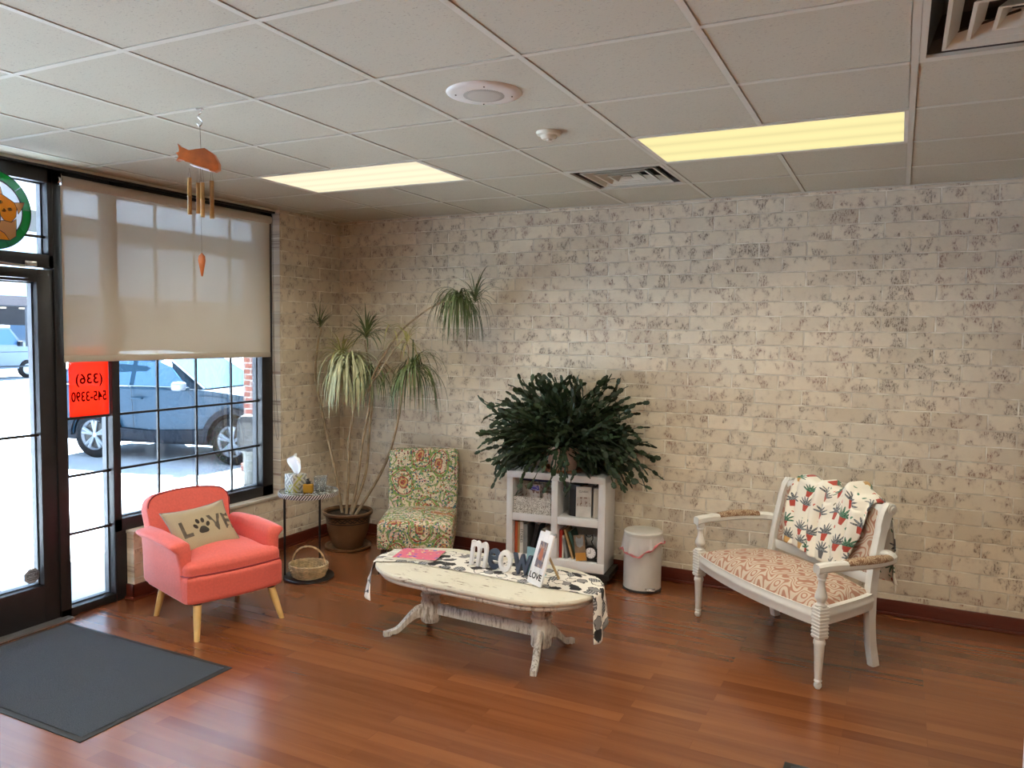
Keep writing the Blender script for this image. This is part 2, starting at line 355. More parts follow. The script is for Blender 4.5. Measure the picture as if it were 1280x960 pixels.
# ---------------------------------------------------------------- mesh helpers
def T(loc=(0, 0, 0), rot=(0, 0, 0), s=(1, 1, 1)):
    return Matrix.Translation(loc) @ Euler(rot).to_matrix().to_4x4() @ Matrix.Diagonal((*s, 1))
def nb(): return bmesh.new()
def box(bm, c, s, rot=(0, 0, 0), bev=0, seg=2, mtx=None):
    r = bmesh.ops.create_cube(bm, size=1)
    vs = r['verts']; bmesh.ops.transform(bm, matrix=T(c, rot, s) if mtx is None else mtx @ T(c, rot, s), verts=vs)
    if bev:
        es = list({e for v in vs for e in v.link_edges})
        bmesh.ops.bevel(bm, geom=es, offset=bev, segments=seg, profile=.5, affect='EDGES', clamp_overlap=True)
    return bm
def bx(x0, x1, y0, y1, z0, z1, bev=0, bm=None):
    bm = bm or nb(); return box(bm, ((x0+x1)/2, (y0+y1)/2, (z0+z1)/2), (abs(x1-x0), abs(y1-y0), abs(z1-z0)), bev=bev)
def ring_loft(bm, rings, closed=True, caps=True, uvs=None):
    vr = [[bm.verts.new(p) for p in r] for r in rings]; n = len(rings[0])
    for a, b in zip(vr[:-1], vr[1:]):
        for i in range(n if closed else n-1):
            j = (i+1) % n
            try: bm.faces.new((a[i], a[j], b[j], b[i]))
            except ValueError: pass
    if caps and closed:
        for r in (vr[0][::-1], vr[-1]):
            try: bm.faces.new(r)
            except ValueError: pass
    return vr
def lathe(bm, prof, n=32, c=(0, 0, 0), mtx=None, caps=True):
    rings = []
    for r, z in prof:
        ring = [Vector((c[0]+max(r, 1e-4)*math.cos(2*PI*i/n), c[1]+max(r, 1e-4)*math.sin(2*PI*i/n), c[2]+z)) for i in range(n)]
        if mtx is not None: ring = [mtx @ p for p in ring]
        rings.append(ring)
    ring_loft(bm, rings, caps=caps); return bm
def tube(bm, pts, rad, n=8, closed=False, flat=1.0):
    pts = [Vector(p) for p in pts]; m = len(pts)
    if not hasattr(rad, '__len__'): rad = [rad]*m
    up = None; rings = []
    for i, p in enumerate(pts):
        if closed: d = pts[(i+1) % m]-pts[i-1]
        else: d = pts[min(i+1, m-1)]-pts[max(i-1, 0)]
        d.normalize()
        if up is None: up = Vector((0, 0, 1)) if abs(d.z) < .9 else Vector((1, 0, 0))
        s = d.cross(up).normalized(); up = s.cross(d).normalized()
        rings.append([p + (s*math.cos(2*PI*k/n) + up*math.sin(2*PI*k/n)*flat)*rad[i] for k in range(n)])
    if closed: rings.append(rings[0])
    ring_loft(bm, rings, caps=not closed)
    if closed: bmesh.ops.remove_doubles(bm, verts=bm.verts, dist=1e-6)
    return bm
def spline(pts, n=8):
    pts = [Vector(p) for p in pts]; out = []
    P = [pts[0]*2-pts[1]] + pts + [pts[-1]*2-pts[-2]]
    for i in range(1, len(P)-2):
        for k in range(n):
            t = k/n; a, b, c, d = P[i-1:i+3]
            out.append(.5*((2*b)+(c-a)*t+(2*a-5*b+4*c-d)*t*t+(3*b-a-3*c+d)*t**3))
    out.append(pts[-1]); return out
def prism(bm, outline, d, mtx=None, bev=0, seg=2):
    """2D outline (x,z) extruded along +y by d"""
    a = [bm.verts.new((x, 0, z)) for x, z in outline]; b = [bm.verts.new((x, d, z)) for x, z in outline]
    n = len(a); fs = [bm.faces.new(a), bm.faces.new(b[::-1])]
    for i in range(n): bm.faces.new((a[i], b[i], b[(i+1) % n], a[(i+1) % n]))
    vs = a+b
    if bev:
        es = [e for f in fs for e in f.edges]
        r = bmesh.ops.bevel(bm, geom=es, offset=bev, segments=seg, profile=.5, affect='EDGES', clamp_overlap=True)
        vs = list({v for f in bm.faces for v in f.verts if f.is_valid})
    if mtx is not None:
        bmesh.ops.transform(bm, matrix=mtx, verts=[v for v in vs if v.is_valid])
    return bm
def disc_pts(r, n, sx=1, sz=1, ph=0): return [(r*sx*math.cos(2*PI*i/n+ph), r*sz*math.sin(2*PI*i/n+ph)) for i in range(n)]
def rbox_fn(hx, hy, hz, r, crown=0, n=10, bm=None, mtx=None, shape=None):
    """rounded, crowned cushion block"""
    bm = bm or nb(); tmp = bmesh.new(); bmesh.ops.create_cube(tmp, size=2)
    bmesh.ops.subdivide_edges(tmp, edges=tmp.edges[:], cuts=n, use_grid_fill=True)
    for v in tmp.verts:
        q = Vector((v.co.x*hx, v.co.y*hy, v.co.z*hz)); rr = min(r, hx, hy, hz)
        i = Vector((max(-hx+rr, min(hx-rr, q.x)), max(-hy+rr, min(hy-rr, q.y)), max(-hz+rr, min(hz-rr, q.z))))
        d = q-i
        if d.length > 1e-9: q = i+d.normalized()*rr
        if crown: q.z += crown*max(0, 1-(q.x/hx)**2)*max(0, 1-(q.y/hy)**2)*(1 if q.z > 0 else 0)
        if shape: q = shape(q)
        v.co = q
    if mtx is not None: bmesh.ops.transform(tmp, matrix=mtx, verts=tmp.verts)
    me = bpy.data.meshes.new('t'); tmp.to_mesh(me); tmp.free(); bm.from_mesh(me); bpy.data.meshes.remove(me); return bm
def surf(bm, nu, nv, fn, uvfn=None):
    g = [[bm.verts.new(fn(i/nu, j/nv)) for j in range(nv+1)] for i in range(nu+1)]
    uvl = bm.loops.layers.uv.verify()
    for i in range(nu):
        for j in range(nv):
            f = bm.faces.new((g[i][j], g[i+1][j], g[i+1][j+1], g[i][j+1]))
            for l, (a, b) in zip(f.loops, ((i, j), (i+1, j), (i+1, j+1), (i, j+1))):
                l[uvl].uv = uvfn(a/nu, b/nv) if uvfn else (a/nu, b/nv)
    return bm
def box_uv(bm):
    uvl = bm.loops.layers.uv.verify(); bm.normal_update()
    for f in bm.faces:
        n = f.normal; a = max(range(3), key=lambda k: abs(n[k]))
        for l in f.loops:
            c = l.vert.co
            l[uvl].uv = (c.y, c.z) if a == 0 else (c.x, c.z) if a == 1 else (c.x, c.y)
    return bm
def obj(name, bm, mat, parent=None, smooth=True, ang=38, label=None):
    bmesh.ops.recalc_face_normals(bm, faces=bm.faces)
    me = bpy.data.meshes.new(name); bm.to_mesh(me); bm.free()
    ml = mat if isinstance(mat, (list, tuple)) else [mat]
    for m_ in ml: me.materials.append(M[m_] if isinstance(m_, str) else m_)
    if smooth:
        for p in me.polygons: p.use_smooth = True
        try: me.set_sharp_from_angle(angle=R(ang))
        except Exception: pass
    o = bpy.data.objects.new(name, me); C.objects.link(o)
    if parent is not None: o.parent = parent
    if label: o['label'] = label
    return o
def thing(name, label, cat, loc=(0, 0, 0), rz=0, group=None):
    o = bpy.data.objects.new(name, None); C.objects.link(o); o.location = loc; o.rotation_euler = (0, 0, rz)
    o.empty_display_size = .1; o['label'] = label; o['category'] = cat
    if group: o['group'] = group
    return o
def tag(o, label, cat, group=None):
    o['label'] = label; o['category'] = cat
    if group: o['group'] = group
    return o
def struct(name, bm, mat, parent=None, **kw):
    o = obj(name, bm, mat, parent, **kw)
    if parent is None: o['kind'] = 'structure'
    return o
def text_bm(s, size, depth, bm=None, fn=None, align='CENTER', bold=0, bev=0):
    """letters in the x,z plane, thickness along -y .. 0"""
    cu = bpy.data.curves.new('t', 'FONT'); cu.body = s; cu.size = size; cu.extrude = depth/2; cu.align_x = align; cu.align_y = 'CENTER'
    cu.offset = bold; cu.bevel_depth = bev; cu.resolution_u = 4
    o = bpy.data.objects.new('t', cu); sc.collection.objects.link(o)
    bpy.context.view_layer.update()
    me = bpy.data.meshes.new_from_object(o.evaluated_get(bpy.context.evaluated_depsgraph_get()))
    tmp = bmesh.new(); tmp.from_mesh(me)
    bmesh.ops.remove_doubles(tmp, verts=tmp.verts, dist=1e-6)
    if fn: bmesh.ops.triangulate(tmp, faces=tmp.faces)
    for v in tmp.verts:
        x, y, z = v.co
        v.co = fn(x, y, z) if fn else Vector((x, -z, y))
    bm = bm or nb()
    m2 = bpy.data.meshes.new('t2'); tmp.to_mesh(m2); tmp.free(); bm.from_mesh(m2)
    bpy.data.objects.remove(o); bpy.data.curves.remove(cu); bpy.data.meshes.remove(me); bpy.data.meshes.remove(m2)
    return bm
def xf(bm, mtx): bmesh.ops.transform(bm, matrix=mtx, verts=bm.verts); return bm
def solid(o, t, off=0):
    m_ = o.modifiers.new('s', 'SOLIDIFY'); m_.thickness = t; m_.offset = off; return o
# ================================================================ THE ROOM
XR, YB, ZC = 7.3, -9.2, 2.717
GX = [0.77+.6096*k for k in range(-1, 11)]; GY = [-3.02+.6096*j for j in range(-10, 5)]
struct('floor', bx(-.20, XR+.1, YB-.1, .1, -.06, 0), 'laminate_floor', smooth=False)
# ceiling panels: real boards set into a grid of tees
bm = bx(-.25, XR+.1, YB-.1, .1, ZC+.012, ZC+.06)
xs = [-.20]+[g for g in GX if g < XR]+[XR]; ys = [YB]+[g for g in GY if g > YB]+[0]
def hole(cx, cy):
    for (a, b, c_, d) in HOLES:
        if a < cx < b and c_ < cy < d: return True
    return False
LIGHTS = [(0, 2, 'left'), (4, 6, 'right')]
HOLES = [(GX[1], GX[3], GY[12], GY[13]), (GX[5], GX[7], GY[12], GY[13]), (GX[4], GX[5], GY[13], GY[14]), (GX[7], GX[8], GY[10], GY[11])]
for k in (1, 5, 9): HOLES.append((GX[k], GX[k+2], GY[6], GY[7]))
bm = nb()
for a, b in zip(xs[:-1], xs[1:]):
    for c_, d in zip(ys[:-1], ys[1:]):
        if hole((a+b)/2, (c_+d)/2): continue
        bx(a+.0145, b-.0145, c_+.0145, d-.0145, ZC+.003, ZC+.014, bm=bm)
bx(-.25, XR+.1, YB-.1, .1, ZC+.16, ZC+.2, bm=bm)
for a, b in zip(xs[:-1], xs[1:]):          # backing above the boards, open over vents and lamps
    for c_, d in zip(ys[:-1], ys[1:]):
        if not hole((a+b)/2, (c_+d)/2): bx(a, b, c_, d, ZC+.014, ZC+.02, bm=bm)
struct('ceiling', bm, 'ceiling_tile', smooth=False)
bm = nb()
for x in GX:
    if x < XR:
        for c_, d in zip(ys[:-1], ys[1:]):
            if any(h[0]+.1 < x < h[1]-.1 and h[2] < (c_+d)/2 < h[3] for h in HOLES): continue
            bx(x-.012, x+.012, c_, d, ZC, ZC+.012, bm=bm)
for y in GY:
    if y > YB:
        for a, b in zip(xs[:-1], xs[1:]):
            inside = any(h[0]-.01 < (a+b)/2 < h[1] and abs((h[2]+h[3])/2-y) < .1 for h in HOLES)
            bx(max(a+.012, -.2), b-.012, y-.012, y+.012, ZC+.0004, ZC+.012, bm=bm)
bm2 = [v for v in bm.verts]
bx(-.17, XR, -.02, 0, ZC-.002, ZC+.01, bm=bm); bx(-.065, -.04, YB, -.0, ZC-.012, ZC+.01, bm=bm)
o = struct('trim_1', bm, 'tee_white', smooth=False)
# walls
struct('wall_back', bx(-.25, XR+.1, 0, .15, -.05, ZC+.15), 'brick_back', smooth=False)
bm = bx(-.25, 0, -.741, .0, -.05, ZC+.1); bx(-.25, 0, -2.095, -.741, -.05, .43, bm=bm)
bx(-.25, 0, YB, -5.9, -.05, ZC+.1, bm=bm); bx(-.25, 0, -5.9, -3.72, -.05, .43, bm=bm)
struct('wall_left', bm, 'brick_left', smooth=False)
plain('wall_paint', (.50, .46, .40), .8, bump=.05)
struct('wall_right', bx(XR, XR+.15, YB-.1, .1, -.05, ZC+.15), 'wall_paint', smooth=False)
struct('wall_front', bx(-.25, XR+.1, YB-.15, YB, -.05, ZC+.15), 'wall_paint', smooth=False)
bm = bx(-.10, .012, -2.10, -.741, .43, .452, bev=.004); struct('trim_2', bm, 'white_paint')      # window sill board
plain('sill_paint', (.55, .49, .42), .6, var=.1, bump=.2); o = bpy.data.objects['trim_2']; o.data.materials[0] = M['sill_paint']
def baseb(name, x0, x1, y0, y1):
    bm = bx(x0, x1, y0, y1, 0, .098, bev=.003)
    if x1-x0 > y1-y0: bx(x0, x1, y0-.012, y0+.002, 0, .018, bev=.004, bm=bm)
    else: bx(x1-.002, x1+.012, y0, y1, 0, .018, bev=.004, bm=bm)
    return struct(name, bm, 'mahogany')
baseb('baseboard_back', .014, XR, -.014, 0); 
bm = bx(0, .014, -2.109, -.0, 0, .098, bev=.003); bx(.012, .026, -2.109, -.026, 0, .018, bev=.004, bm=bm)
bx(-.062, .014, -2.109, -2.095, 0, .098, bev=.003, bm=bm); bx(-.062, .026, -2.121, -2.107, 0, .018, bev=.004, bm=bm)
struct('baseboard_left', bm, 'mahogany')

# ---- storefront frame
FX0, FX1, GXX = -.165, -.065, -.115
def fbar(bm, y0, y1, z0, z1, x0=FX0, x1=FX1): bx(x0, x1, y0, y1, z0, z1, bev=.002, bm=bm)
def stops(bm, y0, y1, z0, z1):        # silver glazing beads, outside half of the opening
    w = .008
    bx(GXX-.045, GXX-.006, y0, y0+w, z0, z1, bm=bm); bx(GXX-.045, GXX-.006, y1-w, y1, z0, z1, bm=bm)
    bx(GXX-.045, GXX-.006, y0, y1, z0, z0+w, bm=bm); bx(GXX-.045, GXX-.006, y0, y1, z1-w, z1, bm=bm)
def window(name, y0, y1, z0, z1, fl, fr, fb, ft, vs, hs, deep=0):
    bm = nb(); fbar(bm, y0, y0+fl, z0, z1); fbar(bm, y1-fr, y1, z0, z1); fbar(bm, y0, y1, z0, z0+fb); fbar(bm, y0, y1, z1-ft, z1)
    w = struct(name, bm, 'frame_black'); a, b, c_, d = y0+fl, y1-fr, z0+fb, z1-ft
    g_ = bx(GXX-.003, GXX+.003, a, b, c_, d); obj('glass', g_, 'window_glass', w, smooth=False)
    s = nb(); stops(s, a, b, c_, d); obj('glazing_bead', s, 'aluminium', w, smooth=False, label='silver inner lining of the black frame')
    for v in vs: obj('muntin', bx(GXX+.004, GXX+.018, v-.0075, v+.0075, c_, d), 'frame_black', w, smooth=False)
    for h in hs: obj('muntin', bx(GXX+.004, GXX+.020, a, b, h-.0075, h+.0075), 'frame_black', w, smooth=False)
    return w
window('window_1', -2.176, -.757, .452, 2.69, .051, .115, .08, .08, (-1.81, -1.485, -1.157), (.857, 1.213, 1.585, 1.96, 2.33))
window('window_2', -2.545, -2.176, 0, 2.69, .065, .004, .05, .08, (), (.499, .857, 1.213, 1.585, 1.96, 2.33))
window('window_3', -3.64, -2.545, 2.115, 2.69, .05, .03, .075, .08, (), (2.295,))
window('added_window', -5.9, -3.64, .452, 2.69, .08, .08, .08, .08, (-4.3, -4.9), (.857, 1.213, 1.585, 1.96, 2.33))  # unseen window past the door, added to let in more daylight
struct('trim_3', bx(-.16, -.06, -3.72, -3.60, 0, 2.69), 'frame_black', smooth=False)
struct('trim_6', bx(FX0, FX1, -2.172, -2.085, 0, .452), 'frame_black', smooth=False)
struct('trim_4', bx(-.20, -.045, -5.9, -.741, 2.69, ZC+.012), 'frame_black', smooth=False)
# door
bm = nb(); X0, X1 = -.15, -.075
bx(X0, X1, -2.642, -2.548, .012, 2.105, bev=.003, bm=bm); bx(X0, X1, -3.60, -3.506, .012, 2.105, bev=.003, bm=bm)
bx(X0, X1, -3.51, -2.64, .012, .235, bev=.003, bm=bm); bx(X0, X1, -3.51, -2.64, 2.03, 2.105, bev=.003, bm=bm)
d1 = struct('door_1', bm, 'frame_black')
obj('glass', bx(GXX-.003, GXX+.003, -3.506, -2.642, .235, 2.03), 'window_glass', d1, smooth=False)
s = nb(); stops(s, -3.506, -2.642, .235, 2.03); obj('glazing_bead', s, 'aluminium', d1, smooth=False, label='silver inner lining of the black door')
obj('muntin', bx(GXX+.004, GXX+.020, -3.506, -2.642, 1.128, 1.143), 'frame_black', d1, smooth=False)
bm = bx(-.075, -.02, -3.05, -2.72, 2.045, 2.10, bev=.006); cl = obj('door_closer', bm, 'black_metal', d1)
bm = nb(); tube(bm, [(-.03, -2.74, 2.115), (.02, -2.95, 2.118), (-.04, -3.2, 2.13)], .008, 8); box(bm, (-.045, -2.70, 2.13), (.03, .07, .03), bev=.004)
obj('closer_arm', bm, 'chrome', cl)
bm = nb(); tube(bm, spline([(-.07, -3.53, .85), (-.02, -3.53, .88), (-.015, -3.53, 1.0), (-.02, -3.53, 1.15), (-.07, -3.53, 1.18)]), .011, 10); obj('door_handle', bm, 'chrome', d1)
bm = bx(-.20, -.01, -3.6, -2.50, 0, .012, bev=.004); struct('trim_5', bm, 'aluminium')    # threshold
# round-cornered octagon sticker on the door glass
see_through('sticker_grey', (.30, .30, .31), .06, .2)
t = thing('window_sticker', 'small grey octagonal sticker low on the door glass', 'sticker', (-.1115, -2.692, .302))
bm = nb(); prism(bm, disc_pts(.048, 8, ph=PI/8), .0006, T(rot=(0, 0, PI/2))); obj('disc', bm, 'sticker_grey', t, smooth=False)
MIR = Matrix.Diagonal((-1, 1, 1, 1))
bm = text_bm('HOME', .026, .0006); xf(bm, T((.0012, 0, .004), (0, 0, PI/2)) @ MIR); text = obj('lettering', bm, 'ink_black', t, smooth=False, label='dark mirrored lettering')
for z, w in ((.028, .03), (.022, .045), (-.014, .06), (-.024, .045)): obj('stripe', bx(.0005, .0016, -w/2, w/2, z-.0015, z+.0015), 'ink_black', t, smooth=False)
# red phone sign on the side light
t = thing('phone_sign', 'red translucent sheet with a mirrored phone number taped inside the narrow side window', 'sign', (-.0955, -2.3145, 1.205))
obj('sheet', bx(-.0015, 0, -.133, .133, 0, .45), 'sign_red', t, smooth=False)
plain('ink_red', (.05, .002, .002), .9, Specular_IOR_Level=0.0)
bm = text_bm('(336)', .088, .001, bold=.0012); xf(bm, T((.001, 0, .245), (0, 0, PI/2)) @ MIR); obj('lettering', bm, 'ink_red', t, smooth=False)
bm = text_bm('545-3390', .078, .001, bold=.0012); xf(bm, T((.001, -.002, .135), (0, 0, PI/2)) @ MIR @ Matrix.Diagonal((.80, 1, 1.1, 1))); obj('lettering', bm, 'ink_red', t, smooth=False)

# roller blind
t = thing('roller_blind', 'beige translucent roller blind pulled halfway down the front window', 'blind', (-.034, -1.665, 1.56))
W = .85
bm = nb(); surf(bm, 24, 10, lambda u, v: Vector((.0035*math.sin(u*9)*(1-v), -W+2*W*u, .015+1.03*v))); o = obj('fabric', bm, 'blind_fabric', t); 
plain('hem', (.50, .45, .37), .8); bm = bx(-.006, .006, -W, W, 0, .04, bev=.004); obj('hem_bar', bm, 'hem', t)
plain('roll_fabric', (.50, .44, .37), .85); bm = nb(); lathe(bm, [(.0, -W), (.030, -W), (.030, W), (0, W)], 24, mtx=T((0, 0, 1.07), (PI/2, 0, 0))); obj('roller_tube', bm, 'roll_fabric', t)
for s in (-1, 1):
    bm = nb(); box(bm, (0, s*(W+.008), 1.075), (.05, .004, .065), bev=.003); lathe(bm, [(0, -.006), (.02, -.006), (.022, .0), (.02, .008), (0, .008)], 16, mtx=T((0, s*(W+.012), 1.07), (PI/2, 0, 0)))
    obj('bracket', bm, 'chrome', t)
bm = nb(); tube(bm, spline([(.018, W+.014, 1.07), (.02, W+.02, .3), (.022, W+.018, -.42), (.024, W+.034, -.62), (.02, W+.06, -.66), (.018, W+.065, -.55), (.012, W+.03, 0), (-.01, W+.022, 1.05)], 6), .0018, 6); obj('bead_chain', bm, 'string', t)

# ---- ceiling fittings
def lamp(i, lab, lens_, warm):
    x0, x1 = GX[i], GX[i+2]; y0, y1 = (GY[12], GY[13]) if warm is not None else (GY[6], GY[7])
    return x0, x1, y0, y1
def ceiling_light(ix, iy, lab, lens_, power, col, spread):
    x0, x1, y0, y1 = GX[ix]+.012, GX[ix+2]-.012, GY[iy]+.012, GY[iy+1]-.012
    cx, cy = (x0+x1)/2, (y0+y1)/2; hx, hy = (x1-x0)/2, (y1-y0)/2
    t = thing('ceiling_light', lab, 'ceiling light', (cx, cy, ZC), group='lit ceiling panels')
    bm = nb(); f = .016
    for a in ((-hx, hx, -hy, -hy+f), (-hx, hx, hy-f, hy), (-hx, -hx+f, -hy+f, hy-f), (hx-f, hx, -hy+f, hy-f)): bx(*a, .001, .02, bm=bm)
    bx(-hx, hx, -hy, hy, .09, .10, bm=bm); obj('frame', bm, 'white_plastic', t, smooth=False)
    obj('diffuser', bx(-hx+f, hx-f, -hy+f, hy-f, .004, .010), lens_, t, smooth=False)
    L = bpy.data.lights.new('troffer_lamp', 'AREA'); L.shape = 'RECTANGLE'; L.size = 2*hx-.05; L.size_y = 2*hy-.05; L.energy = power; L.color = col; L.spread = R(spread)
    lo = bpy.data.objects.new('troffer_lamp', L); C.objects.link(lo); lo.location = (0, 0, .002); lo.parent = t
LP = 62
ceiling_light(1, 12, 'lit ceiling light panel nearest the window and the wind chime', 'lamp_lens', LP*.28, (1, .92, .76), 146)
ceiling_light(5, 12, 'long yellowish lit ceiling panel to the right of the vent', 'lamp_lens_warm', LP*.34, (1, .90, .72), 146)
for k in (1, 5, 9): ceiling_light(k, 6, 'lit ceiling panel behind the camera, over the %s of the room' % {1: 'window side', 5: 'middle', 9: 'right side'}[k], 'lamp_lens', LP, (1, .87, .66), 160)
def diffuser(cx, cy, lab, rz):
    t = thing('air_vent', lab, 'air vent', (cx, cy, ZC), rz, 'louvred ceiling vents'); h = .2915
    bm = nb()
    for a in ((-h, h, -h, -h+.02), (-h, h, h-.02, h), (-h, -h+.02, -h+.02, h-.02), (h-.02, h, -h+.02, h-.02)): bx(*a, -.001, .012, bm=bm)
    obj('frame', bm, 'tee_white', t, smooth=False)
    bm = nb(); ring_loft(bm, [[(-.27, -.27, .01), (.27, -.27, .01), (.27, .27, .01), (-.27, .27, .01)], [(-.23, -.23, .12), (.23, -.23, .12), (.23, .23, .12), (-.23, .23, .12)]], caps=False)
    bx(-.23, .23, -.23, .23, .12, .125, bm=bm); obj('duct', bm, 'duct_dark', t, smooth=False)
    for q, r in enumerate((.215, .15, .085)):
        bm = nb()
        def sq(a, z): return [(-a, -a, z), (a, -a, z), (a, a, z), (-a, a, z)]
        ring_loft(bm, [sq(r, .002), sq(r+.012, .002), sq(r-.03, .045), sq(r-.034, .045), sq(r, .002)], caps=False)
        # vanes
        obj('louver', bm, 'tee_white', t, smooth=False)
    bm = nb(); ring_loft(bm, [[(-.03, -.03, .004), (.03, -.03, .004), (.03, .03, .004), (-.03, .03, .004)], [(-.012, -.012, .03), (.012, -.012, .03), (.012, .012, .03), (-.012, .012, .03)]])
    obj('core', bm, 'tee_white', t, smooth=False)
    bm = nb()
    for sx in (-1, 1):
        for sy in (-1, 1): tube(bm, [(sx*.25, sy*.25, .05), (sx*.03, sy*.03, .03)], .004, 6)
    obj('bracket', bm, 'duct_dark', t)
diffuser((GX[4]+GX[5])/2, (GY[13]+GY[14])/2, 'square louvred ceiling vent between the two lit panels', 0)
diffuser((GX[7]+GX[8])/2, (GY[10]+GY[11])/2, 'large louvred ceiling vent at the upper right of the photo', 0)
t = thing('ceiling_speaker', 'round white ceiling speaker with a perforated grille', 'speaker', (2.900, -2.708, ZC+.003))
bm = nb(); lathe(bm, [(.0, -.012), (.085, -.012), (.13, -.010), (.148, -.004), (.152, .001), (0, .001)], 48); obj('rim', bm, 'white_plastic', t, ang=60)
bm = nb(); lathe(bm, [(0, -.0165), (.05, -.0155), (.082, -.0125), (.082, -.010), (0, -.010)], 40); obj('grille', bm, 'speaker_mesh', t)
for a in range(4):
    bm = nb(); lathe(bm, [(0, -.003), (.003, -.002), (.003, .002), (0, .002)], 10, (.112*math.cos(a*PI/2+.5), .112*math.sin(a*PI/2+.5), -.0115)); obj('screw', bm, 'duct_dark', t)
t = thing('smoke_detector', 'small round cream smoke detector on the ceiling', 'smoke detector', (2.895, -2.055, ZC+.003))
bm = nb(); lathe(bm, [(0, -.034), (.03, -.034), (.038, -.026), (.040, -.018), (.056, -.014), (.06, -.004), (.06, .0), (0, .0)], 32); obj('housing', bm, 'smoke_white', t)
bm = nb(); lathe(bm, [(0, -.042), (.012, -.041), (.014, -.034), (0, -.034)], 16); obj('sensor', bm, 'smoke_white', t)

# counter end at the right border
t = thing('reception_counter', 'white counter end just entering at the lower right border', 'counter', (4.769, -3.6, 0))
obj('body', bx(0, 1.4, 0, .6, 0, 1.02, bev=.004), 'letter_white', t); obj('worktop', bx(.0, 1.42, .0, .6, 1.02, 1.05, bev=.004), 'letter_white', t)

# floor mats
def mat(lab, x0, x1, y0, y1):
    t = thing('floor_mat', lab, 'floor mat', ((x0+x1)/2, (y0+y1)/2, 0), 0, 'carpet floor mats'); a, b = (x1-x0)/2, (y1-y0)/2
    bm = bx(-a, a, -b, b, .0, .004, bev=.0015); obj('rubber_border', bm, 'rubber', t, label='black rubber edging')
    bm = nb(); surf(bm, 60, 40, lambda u, v: Vector((-a+.028+(2*a-.056)*u, -b+.028+(2*b-.056)*v, .0075+.0012*mnoise.noise(Vector((u*9, v*7, 1))))))
    bmesh.ops.solidify(bm, geom=bm.faces[:], thickness=.004); obj('carpet_pile', bm, 'mat_carpet', t)
mat('dark blue-grey carpet mat in front of the glass door', .02, 1.36, -3.415, -2.566)
mat('dark mat corner just showing at the bottom border below the settee', 4.062, 4.70, -2.9, -2.161)
# ================================================================ OUTSIDE
ZG = -.25
struct('ground', bx(-95, -3.25, -70, 110, ZG-.2, ZG), 'asphalt', smooth=False)
bm = bx(-3.10, -.20, -60, 60, ZG, -.03); struct('sidewalk', bm, 'sidewalk', smooth=False)
plain('curb', (.30, .295, .28), .9, var=.1)
struct('kerb', bx(-3.26, -3.10, -60, 60, ZG-.01, -.032, bev=.02), 'curb', smooth=False)
struct('porch_roof', bx(-3.1, -.17, -14, 12, 2.86, 3.05), 'blue_tinted_soffit', smooth=False)
struct('porch_beam', bx(-3.12, -2.88, -14, 12, 2.66, 2.90), 'beam_grey', smooth=False)
struct('upper_wall', bx(-.25, -.17, -14, 12, 2.69, 2.90), 'beam_grey', smooth=False)
# brick porch column
t = thing('brick_column', 'red brick porch column outside the right edge of the window', 'column', (-2.88, 2.03, -.03), 0, 'brick porch columns')
obj('shaft', bx(-.16, .16, -.16, .16, 0, 2.69), 'red_brick', t, smooth=False)
obj('plinth', bx(-.19, .19, -.19, .19, 0, .10, bev=.004), 'red_brick', t, smooth=False)
t = thing('brick_column', 'second porch column out of the frame, beyond the door', 'column', (-2.88, -4.6, -.03), 0, 'brick porch columns')
obj('shaft', bx(-.16, .16, -.16, .16, 0, 2.69), 'red_brick', t, smooth=False)
# litter bin
t = thing('litter_bin', 'grey outdoor litter bin with a rounded hood on a stone base, seen outside the window', 'bin', (-2.13, 1.07, -.03), .35)
bm = nb(); lathe(bm, [(0, 0), (.13, 0), (.13, .03), (.10, .06), (.10, .40), (.13, .44), (.0, .44)], 24); obj('base', bm, 'cast_concrete', t)
bm = nb(); prism(bm, [(-.14, 0), (.14, 0), (.15, .30), (.13, .36), (.08, .40), (-.08, .40), (-.13, .36), (-.15, .30)], .26, T((0, -.13, .44)), bev=.02); obj('hood', bm, 'outdoor_metal', t)
bm = nb(); prism(bm, [(-.09, .05), (.09, .05), (.10, .28), (.07, .33), (-.07, .33), (-.10, .28)], .012, T((0, -.139, .44))); obj('flap', bm, 'black_metal', t)
t.scale = (.8, .8, 1)
# ---------------- parked SUV
A = math.atan2(.547, 2.359); WB = 2.42
car = thing('parked_car', 'blue-grey sport utility car parked outside the front window', 'car', (-6.80, 2.46, ZG), A)
# local: x forward from rear axle, y left (far side), z up; near side at y = 0
Wd = 1.80
def arch(cx, r, a0, a1, n=10): return [(cx+r*math.cos(R(a0+(a1-a0)*i/n)), .36+r*math.sin(R(a0+(a1-a0)*i/n))) for i in range(n+1)]
low = [(-.78, .45), (-.44, .36)]; 
prof = [(-.80, .50), (-.78, .36)] + arch(0, .43, 180, 0) + arch(WB, .43, 180, 0) + [(WB+.78, .34), (WB+.84, .55), (WB+.80, .80), (WB+.70, .95), (WB+.30, 1.04), (WB-.30, 1.10), (1.62, 1.13), (-.60, 1.15), (-.80, 1.10), (-.86, .80)]
def sect(y, inset): return y, inset
rings = []
for y, dx, dz, lo_ in ((.0, .0, 0, 0), (-.045, 0, 0, 0),):
    pass
bm = nb()
def lay(y, kx, top):    # side layer; top pulls the belt line inward
    return [Vector((WB/2+(x-WB/2)*kx, y, z)) for x, z in prof]
ring_loft(bm, [lay(.035, .985, 0), lay(0.0, 1, 0), lay(.0, 1, 0), lay(.30, 1.01, 0), lay(Wd-.30, 1.01, 0), lay(Wd, 1, 0), lay(Wd-.035+.035, .985, 0)])
obj('body', bm, 'car_paint', car, ang=30)
